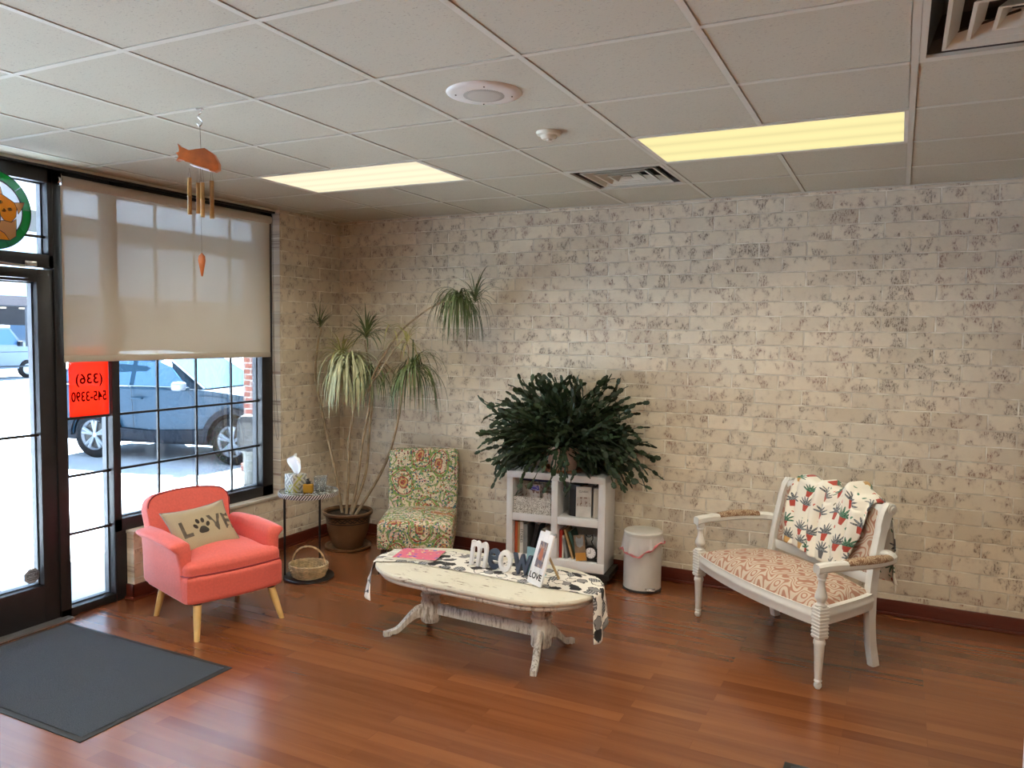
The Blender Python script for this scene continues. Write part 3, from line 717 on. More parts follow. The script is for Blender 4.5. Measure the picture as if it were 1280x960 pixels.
roof = [(-.78, 1.12), (-.66, 1.42), (-.42, 1.60), (.2, 1.665), (.9, 1.64), (1.22, 1.55), (1.92, 1.12)]
bm = nb()
def rl(y, s, zz): return [Vector((.5+(x-.5)*s, y, 1.1+(z-1.1)*zz)) for x, z in roof]
ring_loft(bm, [[Vector((x, .02, 1.10)) for x, z in roof], rl(.10, .985, .62), rl(.20, .97, .96), rl(.45, .96, 1.0), rl(Wd-.45, .96, 1.0), rl(Wd-.20, .97, .96), rl(Wd-.10, .985, .62), [Vector((x, Wd-.02, 1.10)) for x, z in roof]])
obj('cabin', bm, 'car_paint', car)
plain('car_glass', (.035, .09, .17), .06, Coat_Weight=1.0)
def pane(name, pts, y0, y1):
    bm = nb(); z0, z1 = min(p[1] for p in pts), max(p[1] for p in pts)
    f = lambda z: y0+(y1-y0)*(z-z0)/(z1-z0)
    ring_loft(bm, [[Vector((x, f(z)-.012, z)) for x, z in pts], [Vector((x, f(z)+.02, z)) for x, z in pts]]); obj(name, bm, 'car_glass', car, smooth=False)
pane('side_window', [(.72, 1.15), (1.66, 1.15), (1.28, 1.46), (1.12, 1.52), (.72, 1.53)], .03, .145)
pane('side_window', [(-.18, 1.15), (.64, 1.15), (.64, 1.53), (-.1, 1.52)], .03, .145)
pane('side_window', [(-.62, 1.20), (-.26, 1.15), (-.2, 1.50), (-.46, 1.46)], .035, .135)
bm = nb(); ring_loft(bm, [[Vector((1.94, .10, 1.135)), Vector((1.94, Wd-.1, 1.135)), Vector((1.25, Wd-.24, 1.555)), Vector((1.25, .24, 1.555))], [Vector((1.90, .10, 1.12)), Vector((1.90, Wd-.1, 1.12)), Vector((1.21, Wd-.24, 1.54)), Vector((1.21, .24, 1.54))]]); obj('windscreen', bm, 'car_glass', car, smooth=False)
bm = nb(); tube(bm, [(1.93, .06, 1.13), (1.26, .19, 1.55)], .018, 8); tube(bm, [(-.62, .02, 1.145), (1.70, .012, 1.142)], .010, 6); obj('window_trim', bm, 'chrome', car)
# cladding: arches, sill, bumper
def archring(cx):
    bm = nb(); o_, i_ = arch(cx, .50, 182, -2, 18), arch(cx, .415, 182, -2, 18)
    ring_loft(bm, [[Vector((x, -.022, z)), Vector((X, -.022, Z)), Vector((X, .06, Z)), Vector((x, .06, z))] for (x, z), (X, Z) in zip(o_, i_)]); obj('wheel_arch', bm, 'cladding', car)
archring(0); archring(WB)
bm = nb(); prism(bm, [(.40, .32), (WB-.40, .32), (WB-.46, .52), (1.0, .47), (.46, .50)], .05, T((0, -.015, 0)), bev=.008); obj('sill_cladding', bm, 'cladding', car)
bm = nb(); prism(bm, [(-.84, .36), (-.42, .36), (-.46, .58), (-.88, .66)], .05, T((0, -.015, 0)), bev=.008); obj('bumper_cladding', bm, 'cladding', car); bm = nb(); prism(bm, [(WB+.42, .34), (WB+.86, .34), (WB+.88, .50), (WB+.48, .50)], .05, T((0, -.015, 0)), bev=.008); obj('bumper_cladding', bm, 'cladding', car)
bm = nb(); box(bm, (1.60, -.10, 1.17), (.17, .20, .13), (0, 0, .1), bev=.045, seg=4); m_ = obj('mirror', bm, 'rim', car); bm = nb(); box(bm, (1.60, .0, 1.12), (.06, .12, .04), bev=.01); obj('mirror_arm', bm, 'cladding', m_)
for x in (.70, -.14): 
    bm = nb(); tube(bm, spline([(x-.0, -.0, .96), (x+.02, -.035, .965), (x+.17, -.035, .965), (x+.19, 0, .96)], 4), .014, 8); obj('door_handle', bm, 'car_paint', car)
plain('seam', (.02, .03, .04), .7)
def seam(pts): bm = nb(); tube(bm, pts, .005, 5); obj('door_seam', bm, 'seam', car)
seam([(.68, -.001, 1.13), (.70, -.001, .9), (.72, -.001, .50)]); seam([(1.68, -.001, 1.10), (1.80, -.001, .95), (1.78, -.001, .52)]); seam([(-.2, -.001, 1.13), (-.2, -.001, .85), (.32, -.001, .55)]); seam([(1.85, -.001, 1.03), (WB+.5, -.001, .97), (WB+.72, -.001, .90)])
bm = nb(); box(bm, (WB+.70, .04, .84), (.26, .12, .10), bev=.03); obj('headlight', bm, 'rim', car); bm = nb(); box(bm, (-.80, .06, .98), (.14, .14, .22), bev=.03); plain('tail_red', (.4, .02, .02), .2); obj('tail_light', bm, 'tail_red', car)
def wheel(cx, cy_, s=-1):
    bm = nb(); lathe(bm, [(.235, -.10), (.30, -.115), (.345, -.10), (.36, -.07), (.36, .07), (.345, .1), (.30, .115), (.235, .10)], 40, mtx=T((cx, cy_, .36), (PI/2, 0, 0)), caps=False); w_ = obj('tyre', bm, 'tyre', car)
    bm = nb(); mt = T((cx, cy_-.085*(-s), .36), (PI/2, 0, 0))
    lathe(bm, [(.215, -.02), (.24, .02), (.24, -.06), (.215, -.06), (.215, -.02)], 40, mtx=mt, caps=False)
    lathe(bm, [(0, .012), (.035, .012), (.05, -.0), (0, -.02)], 20, mtx=mt)
    for k in range(5):
        for dd in (-.16, .16):
            a = k*2*PI/5+PI/2
            p0 = mt @ Vector((.04*math.cos(a), .04*math.sin(a), 0)); p1 = mt @ Vector((.225*math.cos(a+dd), .225*math.sin(a+dd), .004)); tube(bm, [p0, p1], [.022, .028], 6)
    obj('rim', bm, 'rim', w_)
    bm = nb(); lathe(bm, [(0, -.03), (.2, -.03), (.2, -.05), (0, -.05)], 24, mtx=mt); obj('brake_disc', bm, 'duct_dark', w_)
wheel(0, .10); wheel(WB, .10); wheel(0, Wd-.10, 1); wheel(WB, Wd-.10, 1)
bm = bx(-.6, WB+.6, .12, Wd-.12, .26, .5); obj('underbody', bm, 'cladding', car, smooth=False)

# ---------------- boxy van across the lot (heading +y)
v = thing('boxy_van', 'boxy pale blue van seen through the door glass across the parking lot', 'van', (-28.0, 11.35, ZG), PI/2)
VW = 1.8
vp = [(-1.0, .38), (-.45, .38)] + [(p[0], p[1]) for p in arch(0, .40, 178, 2, 8)] + [(.5, .38), (2.2, .38)] + arch(2.7, .40, 178, 2, 8) + [(3.25, .40), (3.35, .75), (3.30, 1.15), (2.60, 1.28), (-1.0, 1.28)]
bm = nb(); ring_loft(bm, [[Vector((x, -VW/2+y, z)) for x, z in vp] for y in (0, VW)]); obj('body', bm, 'van_white', v, ang=20)
bm = nb(); ring_loft(bm, [[Vector((x, s*(VW/2), 1.28)) for x in (-1.0, 2.55)] + [Vector((x, s*(VW/2-.08), 2.02)) for x in (2.02, -.92)] for s in (-1, 1)]); obj('cabin', bm, 'van_white', v, ang=20)
obj('roof', box(nb(), (.55, 0, 2.06), (3.0, VW-.12, .10), bev=.03), 'van_roof', v)
for x0, x1, x2, x3 in ((1.15, 2.36, 2.0, 1.15), (.15, 1.02, 1.02, .15), (-.88, .02, .02, -.82)):
    bm = nb(); ring_loft(bm, [[Vector((x0, -VW/2-q, 1.34)), Vector((x1, -VW/2-q, 1.34)), Vector((x3 if False else x2, -VW/2+.07-q, 1.94)), Vector((x3, -VW/2+.07-q, 1.94))] for q in (.012, -.02)]); obj('side_window', bm, 'car_glass', v, smooth=False)
for x in (1.08, .08):
    bm = nb(); tube(bm, [(x, -VW/2-.002, .45), (x, -VW/2-.002, 1.3)], .012, 5); obj('door_seam', bm, 'seam', v)
bm = nb(); tube(bm, [(-.98, -VW/2-.002, 1.05), (3.2, -VW/2-.002, 1.05)], .012, 5); tube(bm, [(-.98, -VW/2-.002, .48), (3.2, -VW/2-.002, .48)], .03, 5); obj('body_line', bm, 'seam', v)
bm = nb(); box(bm, (2.3, -VW/2-.12, 1.38), (.12, .2, .2), bev=.02); obj('mirror', bm, 'cladding', v)
plain('van_letter', (.55, .52, .40), .6)
bm = text_bm('CAO', .42, .01); xf(bm, T((.85, -VW/2-.004, 1.18))); obj('lettering', bm, 'van_letter', v, smooth=False)
for x in (0, 2.7):
    bm = nb(); lathe(bm, [(.0, -.1), (.33, -.1), (.36, -.06), (.36, .1), (.0, .1)], 28, mtx=T((x, -VW/2+.12, .36), (PI/2, 0, 0))); w_ = obj('tyre', bm, 'tyre', v)
    bm = nb(); lathe(bm, [(.0, .12), (.12, .12), (.22, .1), (.0, .1)], 20, mtx=T((x, -VW/2+.12, .36), (PI/2, 0, 0))); obj('rim', bm, 'rim', w_)
# ---------------- shops across the lot
t = thing('shop_row', 'long low row of shops across the parking lot with a mauve fascia', 'building', (-50, 10, ZG))
obj('wall', bx(-9, -2.6, -45, 60, 0, 4.0), 'shop_dark', t, smooth=False)
obj('fascia', bx(-3.0, 0, -45, 60, 3.55, 4.2), 'shop_fascia', t, smooth=False); obj('soffit', bx(-2.9, 0, -45, 60, 3.48, 3.55), 'shop_dark', t, smooth=False)
for k in range(12): obj('post', bx(-.35, -.1, -18+k*5.2-.12, -18+k*5.2+.12, 0, 3.5), 'shop_post', t, smooth=False)
plain('shop_lamp', (.9, .9, .8), .5); 
g = G('shop_light'); e_ = g.n('ShaderNodeEmission', {'Color': (1, .93, .8, 1), 'Strength': 2.0}); g.t.links.new(e_.outputs[0], g.out.inputs[0]); M['shop_light'] = g.m
for k in range(14): obj('lamp', bx(-2.2, -1.9, 6+k*1.3, 6.25+k*1.3, 3.36, 3.46), 'shop_light', t, smooth=False)
for k in range(4): obj('poster', bx(-2.59, -2.55, 12.5+k*4.1, 13.6+k*4.1, 2.3, 3.1), 'van_roof', t, smooth=False)
for k in range(6): obj('window', bx(-2.6, -2.54, 2.0+k*4.1, 4.6+k*4.1, .6, 2.2), 'car_glass', t, smooth=False)
# ================================================================ PINK ARMCHAIR   (local: x forward, y to the sitter's left)
AC = (.705, -2.056, 0); ACR = -.305
t = thing('armchair', 'coral pink velvet armchair with tapered wooden legs in front of the window', 'armchair', AC, ACR)
bm = nb(); rbox_fn(.295, .305, .085, .03, 0, 12, bm, T((-.035, 0, .275)), shape=lambda q: Vector((q.x+(.028*(1-(q.y/.305)**2) if q.x > 0 else 0), q.y, q.z)))
obj('seat_base', bm, 'pink_velvet', t)
bm = nb(); rbox_fn(.285, .30, .055, .035, .048, 16, bm, T((-.04, 0, .372)), shape=lambda q: Vector((q.x+(.028*(1-(q.y/.30)**2) if q.x > 0 else 0), q.y*(1 if q.x > .20 else .86), q.z)))
seat = obj('seat_cushion', bm, 'pink_velvet', t)
bm = nb(); fr = [Vector((-.02, -.300, .358)), Vector((.2, -.303, .358))]+[Vector((.246+.028*(1-(y/.29)**2), y, .358)) for y in [-.285+.57*i/14 for i in range(15)]]+[Vector((.2, .303, .358)), Vector((-.02, .300, .358))]
tube(bm, fr, .0045, 8); obj('piping', bm, 'pink_piping', seat)
# back: rounded-top slab leaning backward
def backline(w, h, r, n=8):
    o_ = [(-w*.93, 0), (w*.93, 0)]
    o_ += [(w-r+r*math.cos(a)+.0, h-r+r*math.sin(a)) for a in [i*PI/2/n for i in range(n+1)]]
    o_ += [(x, h+.018*(1-(x/(w-r))**2)) for x in [(w-r)*(1-2*i/6) for i in range(1, 6)]]
    o_ += [(-w+r-r*math.cos(PI-a)*-1 if False else -(w-r)+r*math.cos(a), h-r+r*math.sin(a)) for a in [PI/2+i*PI/2/n for i in range(n+1)]]
    return o_
BM = T((-.295, 0, .30), (0, -R(13), 0)) @ T(rot=(0, 0, PI/2)) 
bm = nb(); prism(bm, backline(.268, .445, .085), .105, T((0, 0, 0)), bev=.022, seg=4); xf(bm, BM)
bk = obj('backrest', bm, 'pink_velvet', t, ang=50)
for yy in (.002, .103):
    bm = nb(); pts = [Vector((x*1.0, yy, z)) for x, z in backline(.262, .439, .082)][1:]; tube(bm, pts, .0042, 8); xf(bm, BM); obj('piping', bm, 'pink_piping', bk)
for s in (-1, 1):
    bm = nb(); rings = []
    for x, k in ((-.375, 0), (-.37, .6), (-.33, 1), (-.15, 1), (.05, 1), (.155, 1), (.178, .85), (.186, .4)):
        zt = .545+.012*math.cos((x+.1)*6); dr = (1-k)*.035
        sec = [(.250+dr*.6, .24), (.240+dr*.5, .40), (.238+dr*.4, zt-.05), (.245+dr*.3, zt-.012-dr*.6), (.268, zt+.004-dr), (.315, zt-.002-dr), (.350-dr, zt-.012-dr*.5), (.357-dr, zt-.028), (.345-dr, zt-.040), (.322-dr, zt-.062), (.310-dr*.6, .40), (.305-dr*.6, .22), (.290-dr*.3, .20)]
        f = 0 if x < .1 else 1
        rings.append([Vector((x+f*(.045*max(0, (.5-z))/.3), s*y, z)) for y, z in sec])
    ring_loft(bm, rings); arm = obj('arm', bm, 'pink_velvet', t, ang=70)
for x, y, dx, dy in ((.235, -.23, .069, -.036), (.235, .23, .069, .036), (-.235, -.23, -.03, -.036), (-.235, .23, -.03, .036)):
    bm = nb(); ring_loft(bm, [[Vector((x+dx*q+r*math.cos(a*PI/8), y+dy*q+r*math.sin(a*PI/8), .195*(1-q))) for a in range(16)] for q, r in ((0, .024), (.5, .0205), (1, .015))]); lg = obj('leg', bm, 'leg_wood', t)
    bm = nb(); ring_loft(bm, [[Vector((x+r*math.cos(a*PI/8), y+r*math.sin(a*PI/8), z)) for a in range(16)] for z, r in ((.187, .026), (.197, .027))]); obj('leg_cap', bm, 'dark_wood', lg)
# pillow
plain('ink_grey', (.10, .085, .065), .85, var=.3, scale=120)
PW, PH, PT = .205, .172, .058
def pil(u, v, side, off=0):
    x, z = (u*2-1), (v*2-1)
    th = PT*(max(0, 1-abs(x)**2.6)*max(0, 1-abs(z)**2.6))**.55
    pin = 1-.10*(1-abs(z)**2)*abs(x)**3*1.0; pin2 = 1-.12*(1-abs(x)**2)*abs(z)**3
    return Vector((x*PW*pin, side*(th+off), z*PH*pin2))
PM = Matrix.Translation((AC[0], AC[1], 0)) @ Matrix.Rotation(ACR, 4, 'Z') @ T((-.085, -.050, .535), (0, -R(42), 0)) @ T(rot=(0, 0, PI/2)) @ T(rot=(0, R(-5), 0))
t = thing('love_pillow', 'burlap lumbar pillow lettered with a paw print, leaning in the pink armchair', 'pillow', (0, 0, 0)); t.matrix_world = PM
bm = nb()
for s in (-1, 1): surf(bm, 28, 20, lambda u, v: pil(u, v, s), lambda u, v: (u*.5, v*.3))
bmesh.ops.remove_doubles(bm, verts=bm.verts, dist=1e-5); obj('cover', bm, 'burlap', t, ang=80)
def on_pillow(x, y, z): return pil((x/PW+1)/2, (y/PH+1)/2, -1, .001+(.0008 if z > 0 else 0))
for ch, xx in (('L', -.125), ('V', .070), ('E', .150)):
    bm = text_bm(ch, .150, .001, fn=lambda x, y, z: on_pillow(min(.2, x*.85+xx), y-.004, z), bold=.005); obj('letter', bm, 'ink_grey', t, smooth=False, label='dark grey fabric letter')
bm = nb()
plain('paw', (.03, .022, .016), .8)
def blob(cx, cz, rx, rz, rot=0, shape=None):
    vs = []; ce = bm.verts.new(on_pillow(cx, cz, 1))
    for i in range(20):
        a = i*2*PI/20; k = 1 if not shape else shape(a)
        x, z = rx*k*math.cos(a), rz*k*math.sin(a); vs.append(bm.verts.new(on_pillow(cx+x*math.cos(rot)-z*math.sin(rot), cz+x*math.sin(rot)+z*math.cos(rot), 1)))
    for i in range(20): bm.faces.new((ce, vs[i], vs[(i+1) % 20]))
blob(-.022, -.030, .030, .024, 0, lambda a: 1+.12*math.cos(3*(a-PI/2)))
for cx, cz, ro in ((-.062, .003, .5), (-.040, .034, .15), (-.008, .034, -.15), (.016, .003, -.5)): blob(cx, cz, .0115, .018, ro)
obj('paw_print', bm, 'paw', t, smooth=False, label='black paw print standing in for the letter O')
bm = nb(); pts = []
for k in range(40):
    a = k/40*4
    e, f = int(a), a-int(a); u, v_ = [(f, 0), (1, f), (1-f, 1), (0, 1-f)][e]; pts.append(pil(u, v_, 1))
tube(bm, pts, .003, 6, closed=True); obj('fringe', bm, 'grey_book', t)

# ================================================================ SIDE TABLE AND WHAT STANDS ON IT
SX, SY = .675, -1.187
t = thing('side_table', 'round mosaic-topped side table on thin black legs beside the armchair', 'side table', (SX, SY, 0), .0)
bm = nb(); lathe(bm, [(0, 0), (.172, 0), (.180, .006), (.178, .014), (.17, .018), (0, .018)], 48); obj('base', bm, 'black_metal', t)
bm = nb(); lathe(bm, [(0, .610), (.20, .610), (.203, .628), (0, .628)], 48); obj('table_top', bm, 'mosaic_top', t)
bm = nb(); lathe(bm, [(.2035, .600), (.209, .600), (.211, .615), (.209, .630), (.2035, .6295), (.2035, .600)], 64, caps=False); obj('rim', bm, 'mosaic_rim', t)
cr = Vector((.896, .444, 0)); vd = Vector((-.444, .896, 0))
for a, b in ((-.168, -.015), (.045, .14), (.045, -.0)):
    if b == -.0: continue
    p = cr*a+vd*b; bm = nb(); tube(bm, [(p.x, p.y, .014), (p.x*1.0, p.y*1.0, .612)], .0085, 10); obj('leg', bm, 'black_metal', t)
bm = nb(); p = cr*.165+vd*.05; 
def place(p_, z=0.628): q = Vector((SX, SY, 0))+p_; return (q.x, q.y, z)
t = thing('tissue_box', 'patterned cube tissue box with a tissue pulled up', 'tissue box', place(cr*-.085+vd*-.02), R(26)-.75)
bm = bx(-.056, .056, -.056, .056, 0, .125, bev=.003); ob = obj('box', bm, 'tissue_box_print', t)
bm = bx(-.0572, -.0556, -.055, .055, .001, .124); obj('side_panel', bm, 'frosted_blue', t, smooth=False, label='pale blue daylight painted on the window side')  # thin blue sheet paints daylight onto the window side of the box
bm = nb()
def tis(u, v_):
    a = (u-.5); w = .020+.075*math.sin(min(1, v_*1.25)*PI*.62)*(1 if v_ < .85 else 1-(v_-.85)*3.2)
    return Vector((a*2*w*.9-.012*v_+.012*math.sin(v_*5), .018*math.sin(a*7+v_*3)*(.3+v_)+.01*v_, .120+.125*v_+.022*math.cos(a*3)*v_ - abs(a)*.02*v_))
surf(bm, 14, 14, tis); o = obj('tissue', bm, 'tissue', t); solid(o, .0012)
t = thing('soap_bottle', 'small amber bottle with a black pump on the side table', 'bottle', place(cr*.020+vd*-.085), R(26))
bm = nb(); box(bm, (0, 0, .034), (.070, .045, .066), bev=.009, seg=3); obj('body', bm, 'amber', t)
bm = nb(); lathe(bm, [(0, .066), (.017, .066), (.017, .084), (.008, .086), (.007, .098), (0, .098)], 20); box(bm, (0, -.008, .100), (.014, .034, .008), bev=.002); obj('pump', bm, 'black_metal', t)
t = thing('plastic_cup', 'clear plastic cup with a dropper on the side table, right of the amber bottle', 'cup', place(cr*.085+vd*-.005), 0)
bm = nb(); lathe(bm, [(.0, 0), (.036, 0), (.046, .105), (.0445, .105), (.034, .003), (0, .003)], 32); obj('wall', bm, 'clear_plastic', t)
bm = nb(); tube(bm, [(-.02, -.0, .006), (.028, -.004, .10)], .004, 8); obj('dropper', bm, 'white_plastic', t)
t = thing('glass_bead', 'small pile of glass pebbles at the right edge of the side table', 'pebbles', place(cr*.145+vd*-.03), 0)
t['kind'] = 'stuff'; bpy.data.objects.remove(t)
# basket
t = thing('wicker_basket', 'small round wicker basket with a hoop handle standing on the side table base', 'basket', (SX+.025, SY-.03, .018), .35)
bm = nb(); RB = .118
for k in range(10):
    z = .008+k*.0078; pts = []
    for i in range(72):
        a = i*2*PI/72; r = RB-.018+.02*min(1, k/7)+.0035*math.cos(a*18+(k % 2)*PI); pts.append((r*math.cos(a)*1.12, r*math.sin(a), z+.0008*math.sin(a*18)))
    tube(bm, pts, .0046, 5, closed=True)
lathe(bm, [(0, 0), (RB-.015, 0), (RB-.015, .006), (0, .006)], 36); obj('weave', bm, 'wicker', t)
bm = nb()
for ph in (0, PI):
    tube(bm, [((RB+.004)*1.12*math.cos(a*2*PI/60)+.0, (RB+.004)*math.sin(a*2*PI/60), .088+.005*math.sin(a*2*PI/60*14+ph)) for a in range(60)], .0055, 6, closed=True)
obj('rim', bm, 'wicker', t)
bm = nb()
for ph in (0, PI):
    tube(bm, [((RB)*1.05*math.cos(PI*a/30), .004*math.cos(a*1.2+ph), .06+.155*math.sin(PI*a/30)**.8+.003*math.sin(a*1.2+ph)) for a in range(31)], .0048, 6)
obj('handle', bm, 'wicker', t)

# ================================================================ DRACAENA IN THE CORNER
PX, PY = .43, -.43
t = thing('potted_dracaena', 'tall leggy dracaena with drooping striped leaves in a brown pot in the corner', 'potted plant', (PX, PY, 0))
bm = nb(); lathe(bm, [(0, 0), (.165, 0), (.185, .012), (.188, .028), (.178, .028), (.165, .016), (0, .016)], 40); obj('saucer', bm, 'brown_glaze', t)
bm = nb(); lathe(bm, [(0, .016), (.115, .016), (.125, .03), (.165, .15), (.182, .27), (.200, .285), (.203, .305), (.196, .312), (.178, .306), (.172, .27), (0, .265)], 48); obj('pot', bm, 'brown_glaze', t)
bm = nb(); lathe(bm, [(0, .268), (.173, .266), (.16, .276), (0, .280)], 24); obj('soil', bm, 'soil', t)
def W2(x, z, y=None): return Vector((x-PX, (y if y is not None else -.40)-PY, z))
stems = [[(.36, .27), (.30, .62), (.17, 1.02), (.09, 1.38), (.10, 1.66), (.15, 1.78), (.13, 1.80)],
         [(.42, .27), (.45, .62), (.46, .90), (.52, 1.10), (.50, 1.35), (.44, 1.50)],
         [(.47, .27), (.55, .62), (.60, .95), (.61, 1.25), (.58, 1.50), (.56, 1.70)],
         [(.50, .27), (.66, .58), (.80, .85), (.86, 1.20), (.84, 1.38), (.72, 1.52), (.60, 1.42)],
         [(.45, .27), (.50, .55), (.56, .86), (.60, 1.15), (.66, 1.40), (.86, 1.72), (1.08, 1.90), (1.30, 2.00), (1.42, 2.0)],
         [(.60, 1.25), (.80, 1.52), (.93, 1.68), (1.00, 1.66), (1.02, 1.50), (1.04, 1.42)],
         [(.40, 1.62), (.30, 1.74), (.20, 1.74), (.5, 1.88), (.85, 1.82)]]
for k, s_ in enumerate(stems[:6]):
    yo = (-.42, -.46, -.36, -.33, -.40, -.44)[k]
    pts = spline([W2(x, z, PY+(yo-PY)*min(1, (z-.2)*2)+.02*math.sin(z*9+k)) for x, z in s_], 8); n = len(pts)
    bm = nb(); r0 = .0125 if k < 5 else .007; tube(bm, pts, [r0-(r0-.0055)*i/n for i in range(n)], 8); obj('stem', bm, 'stem', t)
rnd = random.Random(3)
def crown(c, N, L, wd, up, droop, matn, name='leaf_crown', ydir=1.0, spread=1.0):
    bm = nb(); cw = Vector(c)
    for i in range(N):
        az = rnd.uniform(0, 2*PI); el = rnd.uniform(up[0], up[1]); l = L*rnd.uniform(.65, 1.1)
        d = Vector((math.cos(az)*math.cos(el)*spread, math.sin(az)*math.cos(el)*ydir, math.sin(el))).normalized(); p = cw+Vector((0, 0, rnd.uniform(-.03, .03))); n = 9; dr = droop*rnd.uniform(.6, 1.3)
        rows = []
        for k in range(n+1):
            q = k/n; wdt = wd*(math.sin(PI*min(1, .12+.88*q)**.75)*.9+.06)*(1 if k < n else .15)
            s_ = d.cross(Vector((0, 0, 1))); s_ = s_.normalized() if s_.length > 1e-3 else Vector((1, 0, 0)); nn = s_.cross(d)
            rows.append((p-s_*wdt/2, p-nn*wdt*.18, p+s_*wdt/2))
            p = p+d*(l/n); d = (d+Vector((0, 0, -dr/n*(1+q)))).normalized()
            if p.y+PY > -.03: p.y = -.03-PY
            if p.x+PX < .03: p.x = .03-PX
        vv = [[bm.verts.new(x) for x in r_] for r_ in rows]
        for a, b in zip(vv[:-1], vv[1:]):
            bm.faces.new((a[0], a[1], b[1], b[0])); bm.faces.new((a[1], a[2], b[2], b[1]))
    return obj(name, bm, matn, t, ang=80)
crown(W2(.13, 1.82, -.42), 26, .20, .010, (.2, 1.4), .5, 'leaf_green')
crown(W2(.56, 1.74, -.36), 46, .32, .013, (-.1, 1.3), 1.1, 'leaf_green')
crown(W2(.36, 1.56, -.42), 40, .36, .014, (.1, 1.35), 1.5, 'leaf_yellow')
crown(W2(.46, 1.52, -.44), 150, .54, .015, (-.2, 1.0), 5.0, 'leaf_pale', spread=1.0)
crown(W2(.40, 1.46, -.46), 60, .44, .015, (-.2, .9), 6.0, 'leaf_pale', spread=.8)
crown(W2(.62, 1.44, -.36), 40, .36, .013, (-.3, .9), 4.0, 'leaf_green')
crown(W2(.98, 1.70, -.40), 22, .30, .010, (-.2, 1.4), 1.8, 'leaf_yellow')
crown(W2(1.05, 1.48, -.42), 80, .50, .013, (-.4, 1.35), 4.2, 'leaf_green')
crown(W2(1.42, 2.02, -.36), 90, .44, .013, (-.3, 1.2), 4.2, 'leaf_green')
crown(W2(1.56, 2.02, -.36), 30, .30, .011, (.3, 1.45), 1.2, 'leaf_green')
crown(W2(.80, 1.80, -.36), 10, .34, .010, (0, .6), 1.4, 'leaf_yellow')
# ================================================================ PAISLEY SLIPPER CHAIR (local x forward, y sitter's left)
t = thing('slipper_chair', 'armless slipper chair in colourful paisley fabric against the brick wall', 'chair', (1.007, -.178, 0), -1.095)
bm = nb(); rbox_fn(.345, .276, .10, .03, .035, 14, bm, T((.40, 0, .29)), shape=lambda q: Vector((q.x, q.y, q.z-.02*max(0, -q.x/.345)*(q.z > 0)))); obj('seat', box_uv(bm), 'paisley_fabric', t, ang=60)
bm = nb(); rbox_fn(.065, .276, .33, .03, 0, 14, bm, T((.085, 0, .505)), shape=lambda q: Vector((q.x-.06*(q.z/.33)-.0, q.y*(1+.012*math.sin(q.z*9)), q.z+.006*math.cos(q.y*8)*(q.z > .2)))); obj('backrest', box_uv(bm), 'paisley_fabric', t, ang=60)
for x, y, sx in ((.66, -.23, 0), (.66, .23, 0), (.09, -.22, -.03), (.09, .22, -.03)):
    bm = nb(); ring_loft(bm, [[(x+sx-.013, y-.013, 0), (x+sx+.013, y-.013, 0), (x+sx+.013, y+.013, 0), (x+sx-.013, y+.013, 0)], [(x-.022, y-.022, .20), (x+.022, y-.022, .20), (x+.022, y+.022, .20), (x-.022, y+.022, .20)]]); obj('leg', bm, 'dark_wood', t, smooth=False)

# ================================================================ SETTEE (local x forward, y = photo right)
SL, SR = (4.102, -.609, 0), -2.329
t = thing('settee', 'white-framed two-seat settee with pink damask upholstery and turned front legs', 'settee', SL, SR)
def ring_sweep(bm, pts, w, h, prof=None):
    """rectangular/moulded section swept along pts in plan; width across, height z"""
    pts = [Vector(p) for p in pts]; rings = []
    P_ = prof or [(-.5, -.5), (.5, -.5), (.5, .28), (.34, .5), (-.5, .5)]
    for i, p in enumerate(pts):
        d = (pts[min(i+1, len(pts)-1)]-pts[max(i-1, 0)]); d.z = 0; d.normalize(); s_ = Vector((d.y, -d.x, 0))
        rings.append([p+s_*(a*w)+Vector((0, 0, b*h)) for a, b in P_])
    ring_loft(bm, rings); return bm
def wside(x): return .405+(.525-.405)*max(0, min(1, (x-.09)/.45))**.75
side = [(x, wside(x)) for x in (.09, .15, .22, .30, .38, .46, .53)]
path = [Vector((x, -y, .365)) for x, y in side] + [Vector((.545+.05*(1-(y/.5)**2), y, .365)) for y in [-.48+.96*i/16 for i in range(17)]] + [Vector((x, y, .365)) for x, y in side[::-1]]
bm = nb(); ring_sweep(bm, path, .035, .085, [(-.5, -.5), (.42, -.5), (.5, -.36), (.5, -.1), (.62, -.02), (.62, .14), (.46, .24), (.46, .5), (-.5, .5)]); box(bm, (.075, 0, .365), (.035, .78, .08), bev=.003); obj('seat_rail', bm, 'white_paint', t)
def seatf(u, v, lo=False):
    x0 = .085; xx = x0+v*(.455); y = (u*2-1)*wside(xx)*.985; x = x0+v*(.55+.055*(1-(y/.53)**2)-x0)
    eu, ev = abs(u*2-1), abs(v*2-1); q = max(0, (1-eu**7)*(1-ev**7))**.5
    return Vector((x+.004, y, .40+(.052+.045*(1-(eu)**2)*(1-ev**2))*q))
bm = nb(); surf(bm, 46, 30, seatf, lambda u, v: (u*1.05, v*.5)); surf(bm, 46, 30, lambda u, v: Vector((*seatf(u, v)[:2], .392)), lambda u, v: (u, v*.5)); bmesh.ops.remove_doubles(bm, verts=bm.verts, dist=1e-5)
bm2 = bm; obj('seat_cushion', bm2, 'damask_pink', t, ang=70)
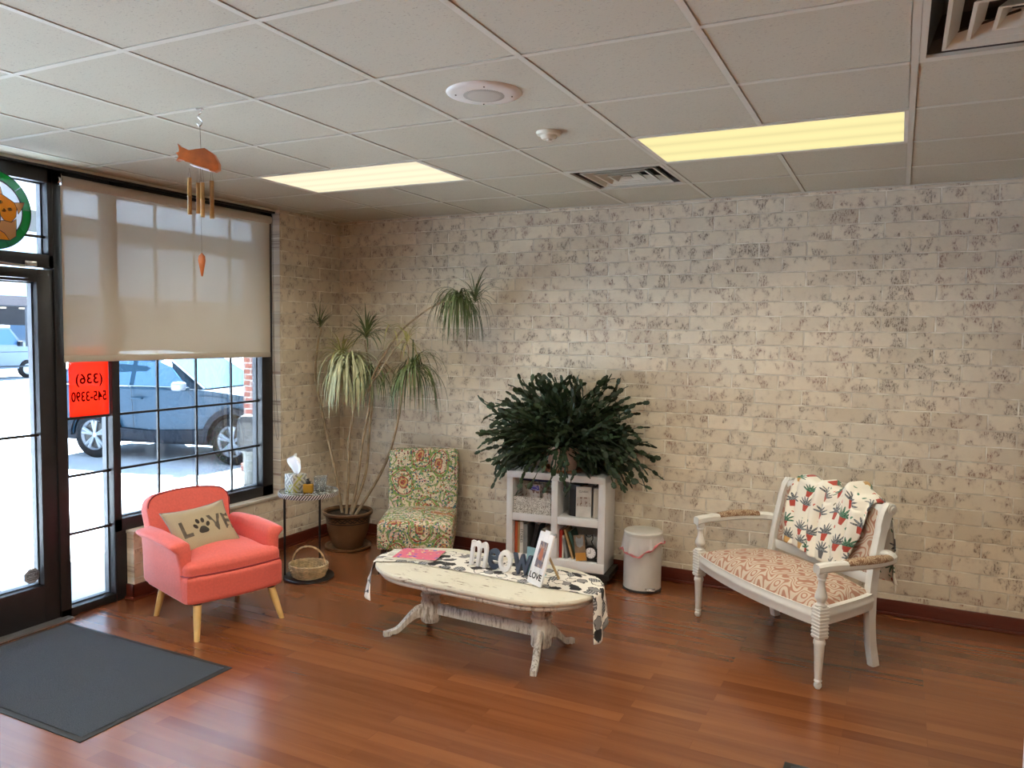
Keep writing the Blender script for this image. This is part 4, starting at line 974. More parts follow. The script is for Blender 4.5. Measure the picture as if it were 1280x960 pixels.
for s in (-1, 1):
    cx_, cy_ = .536, s*.532
    bm = nb(); box(bm, (cx_, cy_, .345), (.056, .056, .165), bev=.003)
    for k in range(9): box(bm, (cx_, cy_, .275+k*.0175), (.0615, .0615, .011), bev=.003)
    obj('leg_block', bm, 'white_paint', t)
    bm = nb(); lathe(bm, [(0, 0), (.012, .002), (.0195, .014), (.019, .027), (.012, .034), (.020, .040), (.019, .046), (.0155, .05), (.0175, .06), (.026, .225), (.030, .235), (.0285, .25), (.024, .257), (.028, .265), (0, .265)], 24, (cx_, cy_, 0)); obj('front_leg', bm, 'white_paint', t)
    bm = nb(); lathe(bm, [(0, .425), (.029, .425), (.031, .433), (.020, .440), (.018, .447), (.031, .468), (.030, .482), (.019, .515), (.016, .55), (.022, .562), (.020, .57), (.026, .58), (.026, .60), (0, .60)], 24, (cx_, cy_, 0)); obj('arm_post', bm, 'white_paint', t)
    # rear post: leg, back stile and scroll in one sweep
    pts = spline([(.044-.0, s*.401, 0), (.075, s*.400, .16), (.085, s*.400, .36), (.072, s*.400, .52), (.035, s*.397, .70), (.0, s*.394, .82), (-.03, s*.394, .865)], 7)
    bm = nb(); rings = []
    for i, p in enumerate(pts):
        d = (pts[min(i+1, len(pts)-1)]-pts[max(i-1, 0)]).normalized(); n_ = Vector((d.z, 0, -d.x)); w_, h_ = .021, (.022 if p.z < .3 else .024)+(.006 if p.z > .75 else 0)
        rings.append([p+n_*a*h_+Vector((0, b*w_, 0)) for a, b in ((-1, -1), (1, -1), (1.25, 0), (1, 1), (-1, 1))])
    ring_loft(bm, rings); lathe(bm, [(0, -.024), (.029, -.024), (.031, -.018), (.031, .018), (.029, .024), (0, .024)], 24, mtx=T((-.028, s*.394, .852), (PI/2, 0, 0))); lathe(bm, [(0, -.029), (.012, -.029), (.017, -.024), (.0, -.024)], 20, mtx=T((-.028, s*.394, .852), (-s*PI/2 if False else (PI/2 if s > 0 else -PI/2), 0, 0)))
    obj('rear_post', bm, 'white_paint', t)
    ap = spline([(.030, s*.405, .612), (.02, s*.44, .616), (.06, s*.505, .618), (.20, s*.548, .620), (.36, s*.548, .622), (.50, s*.536, .622), (.570, s*.530, .616)], 8)
    bm = nb(); ring_sweep(bm, ap, .052, .046, [(-.5, -.3), (-.35, -.5), (.35, -.5), (.5, -.3), (.5, .25), (.3, .5), (-.3, .5), (-.5, .25)])
    for k in range(12):
        p = ap[-2]*(1-0)+Vector((0, 0, 0)); 
    obj('armrest', bm, 'white_paint', t)
    n = len(ap); a0, a1 = int(n*.40), int(n*.70); seg = ap[a0:a1+1]
    bm = nb(); rings = []
    for i, p in enumerate(seg):
        d = (seg[min(i+1, len(seg)-1)]-seg[max(i-1, 0)]); d.z = 0; d.normalize(); s_ = Vector((d.y, -d.x, 0)); k = math.sin(PI*(i+.6)/(len(seg)+.2))**.35
        rings.append([p+s_*(a*.058)+Vector((0, 0, b)) for a, b in ((-.5, .005), (-.5, .016+.004*k), (-.3, .018+.016*k), (0, .020+.020*k), (.3, .018+.016*k), (.5, .016+.004*k), (.5, .005), (0, .0))])
    ring_loft(bm, rings); obj('arm_pad', box_uv(bm), 'damask_brown', t, ang=60)
def backx(z): return .066-.075*max(0, (z-.50))/.36*(.75+.25*(z-.5)/.36)
def bar(z0, z1, th=.030):
    bm = nb(); ring_loft(bm, [[(backx(z)+a, y, z) for z, a in ((z0, -th/2), (z0, th/2), ((z0+z1)/2, th/2+.004), (z1, th/2), (z1, -th/2))] for y in (-.385, .385)]); return bm
obj('back_rail', bar(.445, .500), 'white_paint', t, label='lower rail of the back frame'); obj('back_rail', bar(.83, .870), 'white_paint', t)
bm = nb()
def pan(u, v, side):
    z = .497+(.862-.497)*v; y = -.372+.744*u; q = max(0, (1-abs(u*2-1)**8)*(1-abs(v*2-1)**8))**.5
    return Vector((backx(z)+side*(.010+.014*q), y, z))
for s in (-1, 1): surf(bm, 40, 20, lambda u, v: pan(u, v, s), lambda u, v: (u*.75, v*.38+.1))
bmesh.ops.remove_doubles(bm, verts=bm.verts, dist=1e-5); obj('back_panel', bm, 'damask_pink', t, ang=70)
# blanket over the back
def blk(u, v, off=0.0):
    # v 0..1: front hem -> over the top -> rear hem
    yf = -.285+.545*u; yb = -.20+.62*u
    if v < .5: k = v/.5; y = yf*(1-k)+(-.25+.60*u)*k
    else: k = (v-.5)/.5; y = (-.25+.60*u)*(1-k)+yb*k
    hemf = .505+.012*math.sin(u*7+1)-.035*math.exp(-((u-.78)/.16)**2)+.02*(u < .12)*(.12-u)/.12; hemb = .46+.03*math.sin(u*5)
    top = .893+.020*math.sin(u*8.5+.6)+.012*math.sin(u*21)+.030*math.exp(-((u-.62)/.22)**2)-.05*max(0, u-.82)/.18
    if v < .40: k = v/.40; z = hemf+(top-.02-hemf)*k; x = backx(z)+.030+.012
    elif v < .60:
        k = (v-.40)/.20; a = PI*k; z = top-.02+.03*math.sin(a); cx0 = backx(.87); x = cx0+.042*math.cos(a)+(-.004)
    else: k = (v-.60)/.40; z = top-.02+(hemb-top+.02)*k; x = backx(.87)-.046-.02*k
    fold = (math.sin(u*17+.9*math.sin(v*5)+v*3.2)*.019+math.sin(u*31+v*7)*.008)*(1.15 if v > .1 else .9)
    lump = .030*math.exp(-((u-.80)/.12)**2)*math.exp(-((v-.36)/.20)**2)+.012*mnoise.noise(Vector((u*7, v*6, 2)))
    sgn = 1 if v < .5 else -1
    x += sgn*(abs(fold)*1.1+lump+off)+(0 if .4 > v or v > .6 else 0)
    z += (.5*fold if .35 < v < .65 else 0)
    return Vector((x, y+.010*math.sin(v*14+u*4), z+(off if .42 < v < .58 else 0)))
BT = Matrix.Translation(SL) @ Matrix.Rotation(SR, 4, 'Z')
t2 = thing('throw_blanket', 'cream fleece throw printed with potted plants, draped over the settee back', 'blanket', SL, SR)
bm = nb(); surf(bm, 90, 90, blk, lambda u, v: (u*.58, v*.86)); o = obj('cloth', bm, 'plant_blanket', t2, ang=180); solid(o, .006, 1)
for s_, u0, v0, sz in (('lady love', .20, .355, .030), ('crazy cat', .12, .15, .036), ('cat lady', .80, .15, .034), ('crazy cat lady', .5, .27, .020)):
    bm = text_bm(s_, sz, .0004, fn=lambda x, y, z: blk(max(0, min(1, u0+x/.545)), v0+(y+x*.25)*.95, .0035+(z > 0)*.0006)); obj('lettering', bm, 'ink_dark', t2, smooth=False, label='dark script lettering')

# ================================================================ COFFEE TABLE
TL, TR, TZ = (2.350, -1.64, 0), R(-2.5), .41
t = thing('coffee_table', 'oval distressed white coffee table on two turned pedestals', 'coffee table', TL, TR)
def oval(k, n=72, dx=0):
    o_ = []
    for i in range(n):
        a = 2*PI*i/n; c, s_ = math.cos(a), math.sin(a); e = .92
        o_.append(((.34+.36*abs(c)**e-k)*(1 if c > 0 else -1) if abs(c) > 1e-6 else 0, (.33-k)*abs(s_)**.86*(1 if s_ > 0 else -1)))
    return o_
def oval(k, n=20):
    o_ = []
    for i in range(n+1): a = -PI/2+PI*i/n; o_.append((.32+(.38-k)*math.cos(a), (.33-k)*math.sin(a)))
    for i in range(n+1): a = PI/2+PI*i/n; o_.append((-.32+(.38-k)*math.cos(a), (.33-k)*math.sin(a)))
    return o_
bm = nb(); ring_loft(bm, [[(x, y, z) for x, y in oval(k)] for k, z in ((.03, TZ-.030), (.006, TZ-.026), (0, TZ-.018), (0, TZ-.008), (.005, TZ-.001), (.012, TZ))]); obj('tabletop', bm, 'distressed_top', t)
bm = nb(); ring_loft(bm, [[(x, y, z) for x, y in oval(k)] for k, z in ((.05, TZ-.062), (.034, TZ-.060), (.026, TZ-.048), (.030, TZ-.028))]); obj('apron', bm, 'distressed_leg', t)
feet = {-1: [(-.165, -.205), (-.165, .22)], 1: [(.075, -.235), (.065, .245)]}
for s in (-1, 1):
    px_ = -.365 if s < 0 else .372
    bm = nb(); lathe(bm, [(0, .06), (.05, .06), (.052, .21), (.060, .212), (.060, .222), (.045, .23), (.050, .236), (.056, .25), (.056, .285), (.048, .292), (.056, .297), (.058, .31), (.048, .32), (.056, .326), (.060, .35), (0, .35)], 32, (px_, 0, 0))
    lathe(bm, [(0, .052), (.052, .055), (.060, .07), (.060, .175), (.050, .195), (0, .195)], 8, (px_, 0, 0)); obj('pedestal', bm, 'distressed_leg', t, ang=30)
    for dx, dy in feet[s]:
        L_ = math.hypot(dx, dy); ux, uy = dx/L_, dy/L_; pr = spline([(.045, .125), (.09, .120), (.14, .085), (.20, .032), (.245, .022), (L_+.02, .022)], 5); bm = nb(); rings = []
        for i, p in enumerate(pr):
            q = i/(len(pr)-1); h_ = .052*(1-q)**1.0+.016*(1-q)+.010; w_ = .019*(1-.25*q)+.002; r_, z_ = p[0], max(p[1], h_*.5+.002); z0 = max(0, z_-h_*.5)
            if i > len(pr)-7: z0 = 0
            rings.append([Vector((px_+ux*r_-uy*a, uy*r_+ux*a, z)) for a, z in ((-w_, z0), (w_, z0), (w_, z_+h_*.3), (w_*.5, z_+h_*.5), (-w_*.5, z_+h_*.5), (-w_, z_+h_*.3))])
        ring_loft(bm, rings); obj('foot', bm, 'distressed_leg', t)
obj('stretcher', bx(-.31, .32, -.012, .012, .105, .170, bev=.003), 'distressed_leg', t)
# runner
def xe(y): return .32+.38*math.sqrt(max(0, 1-(y/.33)**2))
t = thing('table_runner', 'black, grey and white cat-print runner along the table, hanging over both ends', 'table runner', TL, TR)
def run(u, v):
    y = .085+(u-.5)*.315-.20*max(0, (.24-v)/.24); e0 = xe(y)+.008; Lh0, Lh1 = .185-.07*u+.018*math.sin(u*8), .215-.06*(u-.3)+.012*math.sin(u*9); tot = Lh0+2*e0+Lh1; s_ = v*tot
    wob = .0012*math.sin(v*60+u*7)
    if s_ < Lh0:
        d = Lh0-s_; k = d/Lh0; return Vector((-e0-.004-.02*k-.026*k*abs(math.sin(u*7+.3)), y-.03*k, TZ+.0035-d))
    if s_ > Lh0+2*e0:
        d = s_-Lh0-2*e0; k = d/Lh1; return Vector((e0+.004+.014*k+.028*k*abs(math.sin(u*7+.6)), y-.05*k+.03*k*u, TZ+.0035-d))
    return Vector((-e0+(s_-Lh0), y+.004*math.sin(s_*9), TZ+.0038+abs(wob)))
bm = nb(); surf(bm, 20, 130, run, lambda u, v: (v*1.75, u*.32)); o = obj('cloth', bm, 'cat_runner', t, ang=180); solid(o, .0015, 1)
# magazines
TOPZ = TZ+.0066
for lab, x, y, w_, h_, rz, z, mt in (('pale magazine lying underneath the pink one on the coffee table', 1.815, -1.585, .21, .27, -1.25, 0, 'scroll_print'), ('pink glossy magazine on top of the pile at the left end of the coffee table', 1.862, -1.560, .21, .27, -1.33, .005, 'magazine_pink')):
    t = thing('magazine', lab, 'magazine', (x, y, TOPZ+z), rz, 'magazines on the coffee table'); obj('pages', bx(-w_/2+.002, w_/2-.002, -h_/2+.001, h_/2-.001, 0, .0035), 'page', t, smooth=False); obj('cover', bx(-w_/2, w_/2, -h_/2, h_/2, .0035, .0045), mt, t, smooth=False)
# meow
t = thing('word_sign', 'MEOW word sign in alternating white and slate letters on the coffee table', 'sign', (2.42, -1.598, TOPZ), R(-8))
LW = {'m': (-.145, .215, 'letter_white', .0, 1.0), 'e': (-.045, .185, 'letter_slate', .018, 1.0), 'o': (.045, .20, 'letter_white', .0, .95), 'w': (.150, .205, 'letter_slate', .018, 1.0)}
for ch, (x, sz, mt, dy, sx) in LW.items():
    bm = text_bm(ch, sz, .018, bold=.002, bev=.001); zs = [v.co.z for v in bm.verts]; xs_ = [v.co.x for v in bm.verts]
    h = {'m': .150, 'e': .118, 'o': .128, 'w': .118}[ch]; w_ = {'m': .118, 'e': .085, 'o': .088, 'w': .125}[ch]
    for v in bm.verts:
        z = (v.co.z-min(zs))/(max(zs)-min(zs)); xx = (v.co.x-(min(xs_)+max(xs_))/2)/(max(xs_)-min(xs_)); v.co = Vector((x+xx*w_+(.02*z if ch == 'm' else .008*z), v.co.y+dy, z*h))
    obj('letter', bm, mt, t, ang=40, label='%s letter %s' % (mt.split('_')[1], ch.upper()))
# photo frame
t = thing('photo_frame', 'white plank photo frame lettered LOVE with a chihuahua picture, propped on the coffee table', 'photo frame', (2.700, -1.728, TOPZ), math.atan2(-.065, .107))
FM = T(rot=(-R(18), 0, 0))
bm = nb()
for k, (x0, x1, h) in enumerate(((-.064, -.022, .315), (-.021, .021, .328), (.022, .064, .312))): bx(x0, x1, 0, .012, 0, h-.03, bev=.0015, bm=bm)
xf(bm, FM); obj('planks', bm, 'letter_white', t)
bm = bx(-.030, .034, -.003, 0, .095, .235); xf(bm, FM); obj('photo', bm, 'photo_print', t, smooth=False)
bm = nb(); 
plain('dog_tan', (.42, .13, .06), .6)
prism(bm, [(-.012, .135), (.016, .135), (.018, .165), (.012, .19), (.014, .205), (.002, .195), (-.008, .207), (-.010, .19), (-.014, .165)], .001, T((0, -.0042, 0))); xf(bm, FM); obj('portrait', bm, 'dog_tan', t, smooth=False, label='tan dog in the picture')
bm = text_bm('LOVE', .046, .0012, bold=.001); xf(bm, FM @ T((0, -.001, .045))); obj('lettering', bm, 'ink_black', t, smooth=False)
bm = nb(); q0 = FM @ Vector((0, .014, .20)); tube(bm, [q0, (0, .172, .004)], .007, 6); obj('strut', bm, 'tan_book', t)
bm = nb(); box(bm, (.03, .025, .275), (.05, .012, .022), (0, -.5, 0), bev=.003); xf(bm, FM); obj('clip', bm, 'grey_book', t)
t = thing('acrylic_card_stand', 'pale blue translucent card stand between the MEOW sign and the photo frame', 'card stand', (2.640, -1.592, TOPZ), R(-12))
bm = nb(); box(bm, (0, 0, .08), (.105, .004, .155), (-.14, 0, 0)); obj('card', bm, 'frosted_blue', t, smooth=False); bm = nb(); box(bm, (0, .02, .003), (.105, .06, .004), bev=.001); obj('base', bm, 'frosted_blue', t, smooth=False)

# ================================================================ BOOKCASE
BL, BR, BZ = (1.879, -.425), .100, .08
def bc(name, lab, cat, x, y, z, rz=0, group=None):
    c, s_ = math.cos(BR), math.sin(BR); return thing(name, lab, cat, (BL[0]+x*c-y*s_, BL[1]+x*s_+y*c, z), BR+rz, group)
t = bc('cube_bookcase', 'white four-cube bookcase holding books beneath the big cactus', 'bookcase', 0, 0, BZ)
obj('side_panel', bx(0, .047, 0, .30, 0, .686, bev=.002), 'white_shelf', t); obj('side_panel', bx(.691, .741, 0, .30, 0, .686, bev=.002), 'white_shelf', t)
bm = bx(0, .741, -.003, .30, .64, .688, bev=.002); obj('top', bm, 'white_shelf', t)
obj('bottom', bx(0, .741, -.002, .30, 0, .070, bev=.002), 'white_shelf', t)
obj('divider', bx(.345, .392, -.001, .295, .07, .64, bev=.002), 'white_shelf', t)
for a, b in ((.047, .345), (.392, .691)): obj('shelf', bx(a, b, .001, .29, .325, .380, bev=.002), 'white_shelf', t)
obj('back_panel', bx(.04, .70, .29, .298, .06, .65), 'white_shelf', t)
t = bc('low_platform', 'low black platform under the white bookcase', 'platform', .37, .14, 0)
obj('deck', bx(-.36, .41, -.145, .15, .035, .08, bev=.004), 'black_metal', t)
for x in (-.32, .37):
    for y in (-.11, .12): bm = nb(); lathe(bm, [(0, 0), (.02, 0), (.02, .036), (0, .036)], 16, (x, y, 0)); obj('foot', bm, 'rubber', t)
def book(lab, x, y, z, w_, h_, d_, mt, tilt=0, rz=0, group=None, lift=0):
    t = bc('book', lab, 'book', x, y, z, rz, 'books in the white bookcase'); m_ = T(rot=(0, tilt, 0)) @ T((w_/2, 0, 0))
    if tilt > 0: m_ = T((0, 0, w_*math.sin(tilt))) @ m_
    bm = bx(-w_/2+.0015, w_/2-.0015, .003, d_, .002, h_-.002); xf(bm, m_); obj('pages', bm, 'page', t, smooth=False)
    bm = bx(-w_/2, w_/2, -.001, .004, 0, h_, bev=.0008); bx(-w_/2, -w_/2+.0018, 0, d_+.002, 0, h_, bm=bm); bx(w_/2-.0018, w_/2, 0, d_+.002, 0, h_, bm=bm); xf(bm, m_); obj('cover', bm, mt, t, smooth=False)
    return t, m_
z0 = .150; y0 = .05
book('slim orange-red book at the far left of the lower left cube', .050, y0, z0, .022, .238, .17, 'orange_book')
book('beige book next to the orange-red one', .074, y0, z0, .014, .232, .17, 'tan_book')
b_, m_ = book('white book with dark spine lettering in the lower left cube', .090, y0, z0, .026, .236, .17, 'white_book')
bm = text_bm('STORIES', .028, .0008); xf(bm, m_ @ T((0, -.001, .13), (0, PI/2, 0))); obj('lettering', bm, 'ink_black', b_, smooth=False)
book('grey book beside the white lettered one', .118, y0, z0, .030, .22, .17, 'grey_book')
book('black book leaning to the right in the lower left cube', .165, y0, z0, .026, .23, .17, 'black_book', .22)
book('brown book behind the meow sign, lower left cube', .235, y0, z0, .040, .19, .17, 'brown_book', .12)
z1 = z0
book('red book at the left end of the lower right cube', .395, y0, z1, .024, .205, .16, 'red_book', 0)
book('thin white book right of the red one', .420, y0-.01, z1, .010, .165, .15, 'white_book', -.0)
book('small grey book leaning left in the lower right cube', .445, y0-.01, z1, .020, .150, .15, 'grey_book', -.18)
book('tan hardback leaning left in the lower right cube', .490, y0, z1, .016, .215, .15, 'tan_book', -.30)
book('dark green book leaning left in the lower right cube', .525, y0, z1, .020, .205, .15, 'green_book', -.33)
t = bc('cat_book', 'book with a grey cat face on the cover, leaning beside the cat clock', 'book', .520, .02, z1, 0)
CM = T((.045, 0, 0), (0, -.16, 0)) @ T(rot=(-.12, 0, 0))
bm = bx(-.035, .045, .0, .016, 0, .185); xf(bm, CM); obj('cover', bm, 'brown_book', t, smooth=False)
bm = nb(); prism(bm, [(-.022, .11), (0, .095), (.024, .11), (.030, .15), (.026, .178), (.012, .162), (-.008, .162), (-.022, .178), (-.028, .15)], .002, T((.006, -.0021, 0))); xf(bm, CM); obj('portrait', bm, 'grey_book', t, smooth=False, label='grey cat face')
bm = bx(-.033, .043, -.0015, 0, .004, .06); xf(bm, CM); plain('ochre', (.45, .2, .03), .5); obj('band', bm, 'ochre', t, smooth=False)
# cat clock
t = bc('cat_clock', 'black cat-shaped desk clock with a round white dial', 'clock', .632, .05, z1)
bm = nb(); lathe(bm, [(0, -.008), (.052, -.008), (.054, -.004), (.054, .010), (0, .010)], 36, mtx=T((0, 0, .062), (PI/2, 0, 0))); bx(-.045, .05, -.012, .012, 0, .010, bev=.003, bm=bm); obj('case', bm, 'black_metal', t)
bm = nb(); lathe(bm, [(0, .010), (.038, .010), (.038, .0125), (0, .0125)], 36, mtx=T((0, 0, .062), (PI/2, 0, 0))); dl = obj('dial', bm, 'letter_white', t)
bm = bx(-.0015, .0015, -.0145, -.0125, .062, .085); obj('hand', bm, 'ink_black', dl, smooth=False); bm = bx(-.018, 0, -.0145, -.0125, .0605, .0635); obj('hand', bm, 'ink_black', dl, smooth=False)
for k in range(12):
    a = k*PI/6; bm = nb(); box(bm, (.032*math.sin(a), -.013, .062+.032*math.cos(a)), (.003, .001, .005), (0, a, 0)); obj('hour_mark', bm, 'ink_black', dl, smooth=False)
bm = nb(); tube(bm, spline([(-.030, 0, .108), (-.034, 0, .145), (-.040, 0, .160), (-.038, 0, .190), (-.026, 0, .176), (-.006, 0, .178), (.008, 0, .192), (.012, 0, .160), (.004, 0, .146), (.010, 0, .128), (.024, 0, .108)], 5), .0042, 6); obj('cat_outline', bm, 'black_metal', t)
bm = nb(); tube(bm, spline([(.03, 0, .012), (.056, 0, .03), (.062, 0, .07), (.054, 0, .10), (.060, 0, .115)], 5), .004, 6); obj('tail', bm, 'black_metal', t)
# upper left cube
z2 = .460
t = bc('storage_box', 'white box with grey scroll print in the upper left cube', 'storage box', .05, .012, z2)
bm = nb()
for a in ((0, .288, 0, .004), (0, .288, .20, .204), (0, .004, 0, .204), (.284, .288, 0, .204)): bx(a[0], a[1], a[2], a[3], 0, .122, bm=bm)
bx(0, .288, 0, .204, 0, .004, bm=bm); obj('body', bm, 'scroll_print', t, smooth=False)
t = bc('brochure', 'tall beige brochure with a navy top edge standing at the back of the scroll box', 'brochure', .056, .175, z2+.004); obj('card', bx(0, .275, 0, .012, 0, .205), 'leaflet_print', t, smooth=False); obj('header', bx(0, .275, -.001, .013, .205, .235), 'navy', t, smooth=False, label='navy top band')
t = bc('leaflet_box', 'small leaflet box with a blue label sticking out of the scroll box', 'leaflet box', .155, .05, z2+.004); obj('box', bx(0, .085, 0, .07, 0, .205), 'leaflet_print', t, smooth=False)
plain('label_blue', (.07, .06, .35), .4); obj('label', bx(.008, .078, -.0015, 0, .165, .198, bev=.0006), 'label_blue', t, smooth=False)
bm = nb(); tube(bm, [(.018+.025*(1+math.cos(a*PI/12)), -.002, .181+.010*math.sin(a*PI/12)) for a in range(24)], .0012, 4, closed=True); obj('label_ring', bm, 'ink_white', t)
t = bc('leaflet_stack', 'short stack of cream leaflets right of the blue-labelled box', 'leaflets', .262, .05, z2+.004); obj('paper', bx(0, .068, 0, .08, 0, .15), 'page', t, smooth=False); obj('cover', bx(0, .068, -.001, 0, 0, .151), 'leaflet_print', t, smooth=False)
# upper right cube
t = bc('boxed_game', 'white box with a printed picture standing in the upper right cube', 'box', .520, .03, z2, .16)
obj('box', bx(0, .11, 0, .09, .004, .225, bev=.001), 'silver_label', t, smooth=False, label='white carton'); bpy.data.objects[t.children[0].name].data.materials[0] = M['white_book']
obj('picture', bx(.008, .104, -.0012, 0, .085, .15), 'leaflet_print', t, smooth=False); bm = text_bm('CLASSIC', .019, .0008); xf(bm, T((.055, -.0006, .19))); obj('lettering', bm, 'ink_dark', t, smooth=False)
t = bc('black_case', 'glossy black case behind the white box in the upper right cube', 'case', .455, .075, z2, -.35); bm = bx(0, .10, .0, .10, 0, .235, bev=.006); obj('body', bm, 'black_metal', t); obj('window', bx(.012, .088, -.0015, 0, .03, .20), 'black_book', t, smooth=False)
t = bc('grey_folder', 'grey folder to the right of the white box in the upper right cube', 'folder', .640, .055, z2, .05); obj('cover', bx(0, .045, 0, .17, 0, .222), 'grey_book', t, smooth=False); obj('pages', bx(.004, .041, -.003, .165, .003, .215), 'page', t, smooth=False)

# ================================================================ CHRISTMAS CACTUS
t = bc('potted_cactus', 'huge dark green segmented holiday cactus spreading over the bookcase top', 'potted plant', .385, .165, .769)
bm = nb(); lathe(bm, [(0, 0), (.14, 0), (.165, .018), (.168, .026), (.158, .026), (.14, .010), (0, .010)], 36); obj('saucer', bm, 'terracotta', t)
bm = nb(); lathe(bm, [(0, .010), (.09, .010), (.13, .10), (.145, .17), (.15, .175), (.15, .19), (.138, .19), (.134, .165), (0, .16)], 36); obj('pot', bm, 'pink_pot', t)
rnd = random.Random(11); bm = nb(); ROT = Matrix.Rotation(-BR, 3, 'Z')
OW = Vector((BL[0]+.385*math.cos(BR)-.165*math.sin(BR), BL[1]+.385*math.sin(BR)+.165*math.cos(BR), .769))
def seg(p, d, nrm, l, w_):
    s_ = d.cross(nrm).normalized(); n_ = s_.cross(d).normalized(); th = .0028
    prof = [(0, .22), (.12, .62), (.34, 1.0), (.42, .84), (.70, 1.05), (.80, .80), (1.0, .55)]
    a = [bm.verts.new(p+d*l*q+s_*w_*k*.5+n_*th*.3) for q, k in prof]; b = [bm.verts.new(p+d*l*q-s_*w_*k*.5+n_*th*.3) for q, k in prof]
    m1 = [bm.verts.new(p+d*l*q+n_*th) for q, k in prof]; m2 = [bm.verts.new(p+d*l*q-n_*th) for q, k in prof]
    for i in range(len(prof)-1):
        bm.faces.new((a[i], a[i+1], m1[i+1], m1[i])); bm.faces.new((m1[i], m1[i+1], b[i+1], b[i])); bm.faces.new((a[i+1], a[i], m2[i], m2[i+1])); bm.faces.new((m2[i+1], m2[i], b[i], b[i+1]))
for k in range(520):
    az = rnd.uniform(0, 2*PI); el = rnd.choice((rnd.uniform(.2, 1.5), rnd.uniform(-.1, 1.1)))
    dw = Vector((math.cos(az)*math.cos(el)*1.35, math.sin(az)*math.cos(el)*.75, math.sin(el))).normalized()
    pw = OW+Vector((rnd.uniform(-.11, .11), rnd.uniform(-.08, .08), .17)); n = rnd.randint(8, 14); g_ = rnd.uniform(.02, .15)
    if rnd.random() < .06: n += 4
    for j in range(n):
        l = rnd.uniform(.042, .056); nr = Vector((rnd.uniform(-1, 1), rnd.uniform(-1, 1), rnd.uniform(-1, 1))).normalized()
        seg(ROT @ (pw-OW), ROT @ dw, nr, l*1.06, rnd.uniform(.026, .040)); pw = pw+dw*l
        dw = (dw+Vector((rnd.uniform(-.28, .28), rnd.uniform(-.26, .26), -g_+rnd.uniform(-.18, .18)))).normalized()
        if pw.y > -.06 and dw.y > -.1: dw.y = -abs(dw.y)*.3-.1; dw.normalize()
        if pw.z < .70 or pw.x < 1.64 or pw.x > 2.99 or pw.z > 1.45: break
        if pw.z < .80 and 1.86 < pw.x < 2.66 and pw.y > -.50: break
obj('foliage', bm, 'cactus_green', t, smooth=False)

# ================================================================ PEDAL BIN
t = thing('pedal_bin', 'small cream metal pedal bin with a pink-edged liner, right of the bookcase', 'bin', (2.868, -.258, 0), .44)
bm = nb(); lathe(bm, [(0, .004), (.131, .004), (.131, .375), (0, .375)], 48); obj('body', bm, 'bin_metal', t)
bm = nb(); lathe(bm, [(0, 0), (.135, 0), (.136, .012), (.132, .016), (0, .016)], 48); obj('base_ring', bm, 'rubber', t)
bm = nb(); lathe(bm, [(.0, .376), (.133, .376), (.135, .382), (.134, .404), (.126, .412), (.06, .418), (0, .419)], 48); obj('lid', bm, 'bin_metal', t)
bm = nb()
def bag(u, v):
    a = u*2*PI; low = .085+.045*math.sin(a*1-1.9)+.020*math.sin(3*a+1)+.008*math.sin(9*a); z = .385-v*low; r = .1345+.012*v+.006*v*math.sin(13*a)+.004*math.sin(23*a)*v+.018*v*math.exp(-((a-4.0)/.35)**2)
    return Vector((r*math.cos(a), r*math.sin(a), z))
surf(bm, 120, 8, lambda u, v: bag(u, v*.86)); bmesh.ops.remove_doubles(bm, verts=bm.verts, dist=1e-6); lb = obj('liner', bm, 'bag_film', t, ang=180)
bm = nb(); tube(bm, [bag(i/120, .93) for i in range(120)], [.006+.003*math.sin(i*.9) for i in range(120)], 6, closed=True); obj('liner_edge', bm, 'bag_pink', lb, label='pink drawstring edge')
bm = nb(); box(bm, (.035, -.150, .030), (.055, .045, .006), bev=.002); box(bm, (.035, -.134, .034), (.07, .012, .008), bev=.002); obj('pedal', bm, 'chrome', t)

# ================================================================ WIND CHIME
t = thing('wind_chime', 'bamboo wind chime with a carved orange fish hanging from the ceiling', 'wind chime', (1.686, -3.03, 1.98), R(26))
Z0 = 1.98
bm = nb(); tube(bm, spline([(0, 0, 2.716-Z0), (.006, 0, 2.700-Z0), (-.008, 0, 2.680-Z0), (.010, 0, 2.660-Z0), (.0, 0, 2.640-Z0), (-.012, 0, 2.650-Z0)], 5), .0022, 6); box(bm, (0, 0, 2.712-Z0), (.03, .012, .006)); obj('hook', bm, 'chrome', t)
bm = nb(); tube(bm, [(0, 0, 2.642-Z0), (.004, 0, 2.50-Z0)], .0012, 5); tube(bm, [(.0, 0, 2.48-Z0), (.002, 0, 2.10-Z0)], .0010, 5); obj('cord', bm, 'string', t)
fo = [(-.098, .040), (-.070, .026), (-.045, .020), (-.02, .030), (.02, .036), (.06, .022), (.085, -.004), (.088, -.022), (.070, -.030), (.03, -.026), (-.01, -.018), (-.05, -.004), (-.075, -.002), (-.098, -.010), (-.082, .006), (-.104, .012), (-.080, .018)]
bm = nb(); prism(bm, fo, .03, T((0, -.020, 2.494-Z0), (0, .10, 0), (1, 1.3, 1.45)), bev=.008, seg=3); fish = obj('fish', bm, 'copper_wood', t)
bm = nb(); box(bm, (.005, 0, 2.462-Z0), (.085, .045, .006), (0, .28, 0), bev=.002); obj('hanger_plate', bm, 'letter_white', t, label='pale underside plate')
